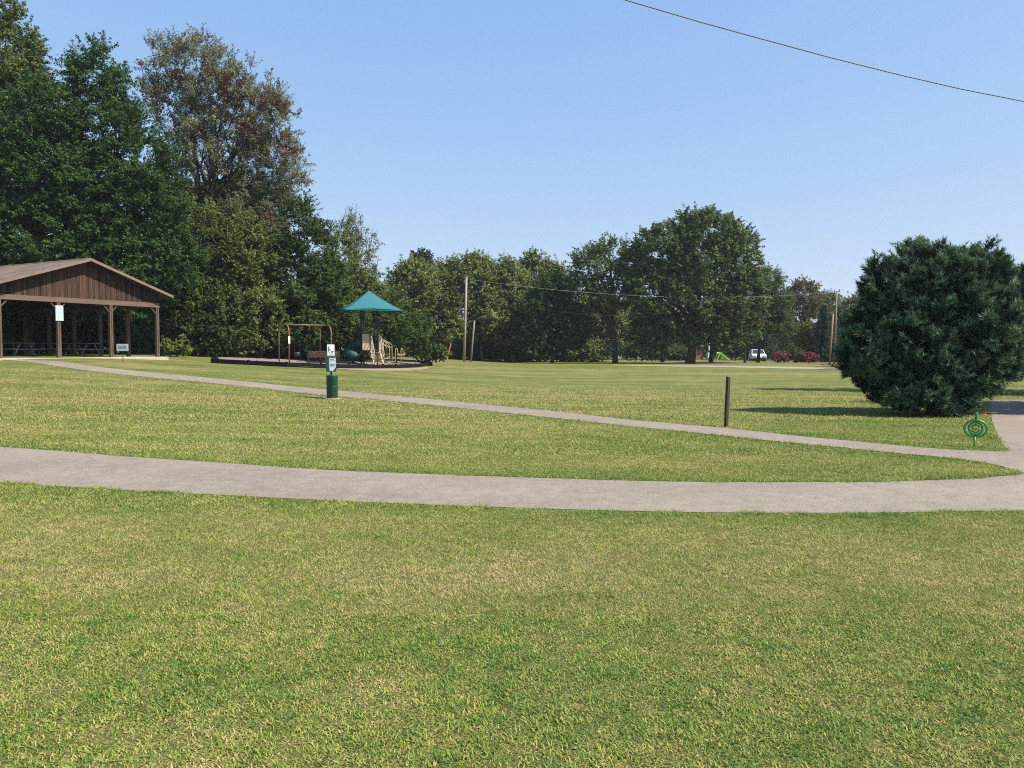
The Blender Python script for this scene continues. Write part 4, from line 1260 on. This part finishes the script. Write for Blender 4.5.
for y in (-0.42, 0.42):
    m.tube([(0.6, y, DK + 0.75), (0.8, y, DK + 0.7), (1.35, y, DK + 0.42), (1.45, y, DK + 0.3), (1.46, y, -0.1)], 0.025, 8)
    m.tube([(0.6, y, DK + 0.5), (1.3, y, DK + 0.2), (1.46, y, DK + 0.12)], 0.02, 8)
    m.tube([(1.05, y, DK + 0.54), (1.05, y, DK - 0.3)], 0.018, 6)
m.build('side_rail', M_BEIGE, pl, True)
m = MB()
for k_ in range(3): m.box(0.62 + k_ * 0.28, 0.9 + k_ * 0.28, -0.4, 0.4, DK - 0.35 - k_ * 0.28, DK - 0.30 - k_ * 0.28, 0.008)
m.build('side_steps', M_BEIGE, pl)
# spiral tube slide on the left
cx, cy = -1.08, 0.15
pts = [(-0.58, -0.02, DK + 0.46), (-0.72, -0.02, DK + 0.46)]
for i in range(31):
    a = -0.3 + 1.9 * PI * i / 30
    pts.append((cx + 0.36 * math.cos(a), cy + 0.36 * math.sin(a), DK + 0.42 - 0.95 * i / 30))
e = pts[-1]; pts.append((e[0] + 0.2, e[1] - 0.5, e[2] - 0.05))
m = MB(); m.tube(pts, 0.28, 16, False)
for i in range(4, len(pts) - 2, 5):
    q0, q1 = Vector(pts[i]), Vector(pts[i + 1]); m.tube([q0, q0.lerp(q1, 0.6)], 0.30, 16, False)
sl = m.build('tube_slide', M_TEAL, pl, True)
MB().tube([(cx, cy, -0.2), (cx, cy, 2.05), (cx, cy, 2.1)], [0.07, 0.07, 0.03], 10).build('slide_pole', M_TEAL, sl, True)
m = MB()
for s in (-1, 1): m.tube([(-0.6, s * 0.33, DK), (-0.62, s * 0.33, DK + 1.15), (-0.62, s * 0.2, DK + 1.4), (-0.62, 0, DK + 1.48)], 0.05, 8)
m.box(-0.66, -0.60, -0.42, -0.25, DK - 0.25, DK + 1.1, 0.02); m.box(-0.66, -0.60, 0.25, 0.42, DK - 0.25, DK + 1.1, 0.02)
m.build('slide_hood', M_TEAL, sl)

# separate hoop grips
gp = np.array(at(399.5, 349, 53)[:2])
hp = thing('grab_hoops', 'pair of beige hoop grips standing right of the play tower', 'play equipment', (gp[0], gp[1], bed(*gp)), 0.3)
for x in (-0.22, 0.16):
    m = MB()
    m.tube([(x - 0.07, 0, -0.1), (x - 0.07, 0, 1.05)] + [(x - 0.07 * math.cos(a), 0, 1.05 + 0.14 * math.sin(a)) for a in np.linspace(0.3, PI - 0.3, 8)] + [(x + 0.07, 0, 1.05), (x + 0.09, 0, 0.8)], 0.028, 8)
    hh_ = m.build('hoop', M_BEIGE, hp, True)
    MB().tube([(x + 0.09, -0.02, 0.72), (x + 0.14, -0.02, 0.86)], 0.05, 8).build('grip', M_BEIGE, hh_)

# ------------------------------------------------------------------ poles and wires
def pole(name, label, pb, pt_, d, r0, r1, mt, cross=False, group=None, base_d=None):
    gx_, gy_, _ = at(pb[0], 349, d); bz = tz(gx_, gy_)
    top = np.array(at(pt_[0], pt_[1], d)) - np.array([gx_, gy_, bz])
    root = thing(name, label, 'pole', (gx_, gy_, bz), 0, group)
    MB().tube([(0, 0, -0.4), tuple(top * 0.5), tuple(top)], [r0, (r0 + r1) / 2, r1], 12).build('shaft', mt, root, True)
    if cross:
        m = MB(); c = Vector(tuple(top)) - Vector((0, 0, 0.25))
        m.bar(c + Vector((-0.32, -0.02, 0.1)), c + Vector((0.32, -0.02, 0.22)), 0.09, 0.11)
        ca = m.build('cross_arm', mt, root)
        for s in (-0.28, 0.28):
            MB().lathe([(0.03, 0.0), (0.055, 0.06), (0.04, 0.1), (0.055, 0.14), (0.02, 0.2)], 10, (c.x + s, c.y - 0.02)).build('insulator', M_DARKM, ca).location.z = c.z + 0.22 + 0.1 * s
    else:
        m = MB(); m.tube([tuple(top * 0.985), tuple(top * 1.003)], r1 * 1.15, 12); m.build('pole_cap', M_GALV, root)
    return root, np.array([gx_, gy_, bz]) + top


p1, top1 = pole('utility_pole', 'tall pale utility pole before the tree line, right of the play area', (464, 0), (466.5, 276), 80, 0.14, 0.10, M_POLE)
p2, _ = pole('utility_pole', 'short grey leaning pole close to the tall pale utility pole', (470.5, 0), (474.5, 320), 82, 0.11, 0.085, M_POLE_G)
p3, top3 = pole('utility_pole', 'tall grey pole with a cross arm left of the big pine', (834.5, 0), (836.8, 291), 82, 0.10, 0.075, M_POLE_G, True)
p4, _ = pole('utility_pole', 'shorter tan pole standing left of the cross arm pole', (829.5, 0), (833.2, 313), 78, 0.105, 0.085, M_POLE_T)
# transformer-like cap fittings on the tall pale pole
m = MB(); tp = top1 - np.array(p1.location)
m.bar((tp[0] - 0.28, tp[1], tp[2] - 0.12), (tp[0] + 0.28, tp[1], tp[2] - 0.05), 0.08, 0.1); m.build('cross_arm', M_POLE_G, p1)


def wire(name, label, pts, r, mt, cat='wire'):
    b0 = pts[0]
    m = MB(); m.tube([tuple(np.array(p) - np.array(b0)) for p in pts], r, 6)
    o = m.build(name, mt, None, True); o.location = tuple(b0)
    return tag(o, label, cat)


def sag(a, b, s, n=24):
    a = np.array(a); b = np.array(b)
    return [a + (b - a) * t - np.array([0, 0, s * 4 * t * (1 - t)]) for t in np.linspace(0, 1, n)]


wire('overhead_wire', 'thin black wire sloping across the sky above the lawn at upper right', [np.array(at(a, b_, 16 + (a - 627) * 0.008)) for a, b_ in [(330, -108), (430, -67), (530, -31), (627, 0.5), (700, 22), (760, 38.5), (830, 57.5), (900, 75), (960, 88.8), (1024, 101.5), (1150, 124), (1300, 147), (1500, 172)]], 0.011, M_WIRE)
wire('overhead_wire', 'long grey wire strung between the pale pole and the cross arm pole', sag(top1 - np.array([0, 0, 0.3]), top3 + np.array([0, 0, -0.15]), 1.1, 32), 0.011, M_WIRE_G)
wire('overhead_wire', 'lower thin dark wire crossing before the big maple', sag(top1 - np.array([0, 0, 2.6]), top3 + np.array([0, 0, -2.2]), 1.1, 32), 0.008, M_WIRE)
gb = np.array(at(446.5, 349, 79)); gb[2] = tz(gb[0], gb[1])
gw = thing('guy_wire', 'slanting guy wire with an orange guard left of the tall pale pole', 'guy wire', tuple(gb))
gt = top1 - gb - np.array([0, 0, 0.5])
m = MB(); m.tube([(0, 0, -0.1), tuple(gt)], 0.012, 6); m.build('cable', M_WIRE, gw)
m = MB(); m.tube([tuple(gt * 0.0), tuple(gt * 0.215)], 0.06, 8); m.build('guard', M_ORANGE, gw)

# ------------------------------------------------------------------ things beyond the road
M_CARW = mat('white_car_paint', (0.78, 0.79, 0.80), (0.74, 0.75, 0.76), 3, 0.25, spec=0.6)
M_GLASS = mat('dark_car_glass', (0.02, 0.024, 0.028), (0.03, 0.034, 0.04), 3, 0.08, spec=0.8)
M_TYRE = mat('tyre_rubber', (0.02, 0.02, 0.02), (0.03, 0.03, 0.03), 8, 0.85)
M_LENS = mat('lamp_lens', (0.55, 0.56, 0.58), (0.62, 0.63, 0.65), 8, 0.15, spec=0.8)
cxy = at(757.5, 349, 109); cz = tz(cxy[0], cxy[1])
car = thing('parked_car', 'white car parked under the trees beyond the road', 'car', (cxy[0], cxy[1], cz), math.radians(-100))
# local x forward
side = [(-2.25, 0.35), (-2.3, 0.75), (-2.2, 1.0), (-1.75, 1.55), (-0.9, 1.66), (0.25, 1.62), (1.0, 1.08), (2.05, 0.92), (2.3, 0.7), (2.28, 0.35)]
vs = []; fs = []; npf = len(side)
for yy, ins in [(-0.92, 0.0), (0.92, 0.0)]:
    for x, z in side:
        vs.append((x, yy * (0.82 if z > 1.2 else 1.0), z))
fs.append(tuple(range(npf))); fs.append(tuple(range(2 * npf - 1, npf - 1, -1)))
for i in range(npf): fs.append((i, npf + i, npf + (i + 1) % npf, (i + 1) % npf))
MB().add(vs, fs).build('body', M_CARW, car)
m = MB(); m.add([(0.31, -0.70, 1.585), (0.31, 0.70, 1.585), (1.0, 0.82, 1.10), (1.0, -0.82, 1.10)], [(0, 1, 2, 3)])
m.v = [(x + 0.012, y, z + 0.012) for x, y, z in m.v]; m.build('windscreen', M_GLASS, car)
m = MB(); m.add([(-1.79, -0.68, 1.53), (-1.79, 0.68, 1.53), (-2.17, 0.82, 1.07), (-2.17, -0.82, 1.07)], [(0, 1, 2, 3)])
m.v = [(x - 0.014, y, z + 0.01) for x, y, z in m.v]; m.build('rear_window', M_GLASS, car)
for s in (-1, 1):
    m = MB()
    for x0, x1, x2, x3 in [(-1.7, -0.75, -0.75, -1.5), (-0.65, 0.72, 0.12, -0.65)]:
        m.add([(x0, s * 0.90, 1.12), (x1, s * 0.90, 1.12), (x2, s * 0.775, 1.53), (x3, s * 0.775, 1.53)], [(0, 1, 2, 3)])
    m.build('side_window', M_GLASS, car)
    MB().box(2.2, 2.32, s * 0.62 - 0.2, s * 0.62 + 0.2, 0.68, 0.82, 0.02).build('headlight', M_LENS, car)
    for x in (-1.4, 1.42):
        m = MB(); m.tube([(x, s * 0.72, 0.34), (x, s * 0.94, 0.34)], 0.34, 18); wh = m.build('wheel', M_TYRE, car, True)
        m = MB(); m.tube([(x, s * 0.93, 0.34), (x, s * 0.955, 0.34)], 0.21, 12); m.build('rim', M_GALV, wh)
MB().box(2.24, 2.36, -0.85, 0.85, 0.32, 0.5, 0.03).build('bumper', M_DARKM, car)

# low house far behind the maple
M_BRICK = mat('red_brown_brick', (0.20, 0.085, 0.055), (0.27, 0.13, 0.09), 9, 0.9)
hx = at(680, 349, 136); hz = tz(hx[0], hx[1])
ho = thing('house', 'low red brick house with a dark roof far behind the maple trunk', 'house', (hx[0], hx[1], hz), 0.08)
MB().box(-4.2, 4.2, 0, 7, -0.6, 2.5).build('wall', M_BRICK, ho)
m = MB()
A = [(-0.6, 2.42), (3.5, 4.3), (7.6, 2.42), (7.6, 2.3), (3.5, 4.16), (-0.6, 2.3)]
vs = [(-4.8, y, z) for y, z in A] + [(4.8, y, z) for y, z in A]
m.add(vs, [(0, 1, 4, 5), (1, 2, 3, 4), (6, 11, 10, 7), (7, 10, 9, 8), (0, 6, 7, 1), (1, 7, 8, 2), (5, 4, 10, 11), (4, 3, 9, 10), (0, 5, 11, 6), (2, 8, 9, 3)])
rf_ = m.build('roof', mat('dark_house_roof', (0.06, 0.055, 0.05), (0.09, 0.082, 0.075), 4, 0.9), ho)
MB().box(1.8, 2.5, 3.2, 3.9, 3.4, 5.0, 0.02).build('chimney', M_BRICK, rf_)
for x in (-2.6, 2.4):
    wn = MB().box(x - 0.6, x + 0.6, -0.04, 0.02, 0.95, 2.1).build('window', M_WHITE, ho)
    MB().box(x - 0.52, x + 0.52, -0.06, -0.045, 1.03, 2.02).build('pane', M_GLASS, wn)
dr_ = MB().box(-0.45, 0.45, -0.04, 0.02, -0.05, 2.05).build('door', M_DARKM, ho)
MB().box(0.3, 0.36, -0.08, -0.045, 0.95, 1.02).build('handle', M_DARKM, dr_)

# folded umbrella and lime slide in the garden
M_PGREEN = mat('pale_green_cloth', (0.42, 0.62, 0.50), (0.52, 0.70, 0.58), 4, 0.7)
M_LIME = mat('lime_plastic', (0.28, 0.60, 0.05), (0.33, 0.66, 0.08), 4, 0.4)
ux = at(708.2, 349, 104); uz = tz(ux[0], ux[1])
um = thing('folded_umbrella', 'pale green folded garden umbrella right of the maple trunk', 'umbrella', (ux[0], ux[1], uz))
um.rotation_euler = (0, 0.05, 0)
MB().tube([(0, 0, -0.2), (0, 0, 2.35)], 0.03, 8).build('pole', M_POLE_G, um)
m = MB()
prof = [(0.20, 0.45), (0.235, 0.6), (0.21, 1.2), (0.13, 1.75), (0.05, 2.12), (0.03, 2.2)]
vs = []; fs = []; nn = 16
for r_, z in prof:
    for k_ in range(nn):
        a = 2 * PI * k_ / nn; q = r_ * (1 + 0.22 * (k_ % 2)); vs.append((q * math.cos(a), q * math.sin(a), z))
for i in range(len(prof) - 1):
    for k_ in range(nn): fs.append((i * nn + k_, i * nn + (k_ + 1) % nn, (i + 1) * nn + (k_ + 1) % nn, (i + 1) * nn + k_))
m.add(vs, fs).build('canopy', M_PGREEN, um)
MB().lathe([(0.02, 2.33), (0.07, 2.4), (0.07, 2.46), (0.02, 2.52)], 10).build('finial', M_WHITE, um)
lx = at(723, 349, 104); lz = tz(lx[0], lx[1])
ls = thing('garden_slide', 'lime green child slide beyond the road, right of the folded umbrella', 'slide', (lx[0], lx[1], lz), 0.25)
m = MB()
path = [(-0.75, 1.15), (-0.45, 1.1), (0.0, 0.75), (0.45, 0.42), (0.8, 0.28)]
vs = []; fs = []
for x, z in path:
    for y, dz in [(-0.32, 0.18), (-0.28, 0.0), (0.28, 0.0), (0.32, 0.18), (0.36, 0.18), (0.32, -0.05), (-0.32, -0.05), (-0.36, 0.18)]: vs.append((x, y, z + dz))
for i in range(len(path) - 1):
    for j in range(8): fs.append((i * 8 + j, i * 8 + (j + 1) % 8, (i + 1) * 8 + (j + 1) % 8, (i + 1) * 8 + j))
m.add(vs, fs).build('chute', M_LIME, ls)
m = MB()
for y in (-0.3, 0.3): m.tube([(-1.05, y, -0.1), (-0.72, y, 1.2)], 0.035, 8)
for f in (0.25, 0.5, 0.75): m.tube([(-1.05 + 0.33 * f, -0.3, 1.2 * f), (-1.05 + 0.33 * f, 0.3, 1.2 * f)], 0.03, 8)
m.build('ladder', M_PGREEN, ls)
m = MB()
for y in (-0.3, 0.3): m.tube([(0.7, y, -0.1), (0.7, y, 0.3)], 0.035, 8)
m.build('front_leg', M_LIME, ls)

# ------------------------------------------------------------------ faint summer haze
hz_ = NT('thin_haze')
pv = hz_.n('ShaderNodeVolumePrincipled'); pv.inputs['Density'].default_value = 0.00027; pv.inputs['Color'].default_value = (0.88, 0.93, 1.0, 1)
pv.inputs['Anisotropy'].default_value = 0.2
hz_.l(pv.outputs[0], hz_.out.inputs['Volume'])
tag(MB().box(-1900, 1900, -1900, 1900, -12, 34).build('haze', hz_.m), kind='stuff')
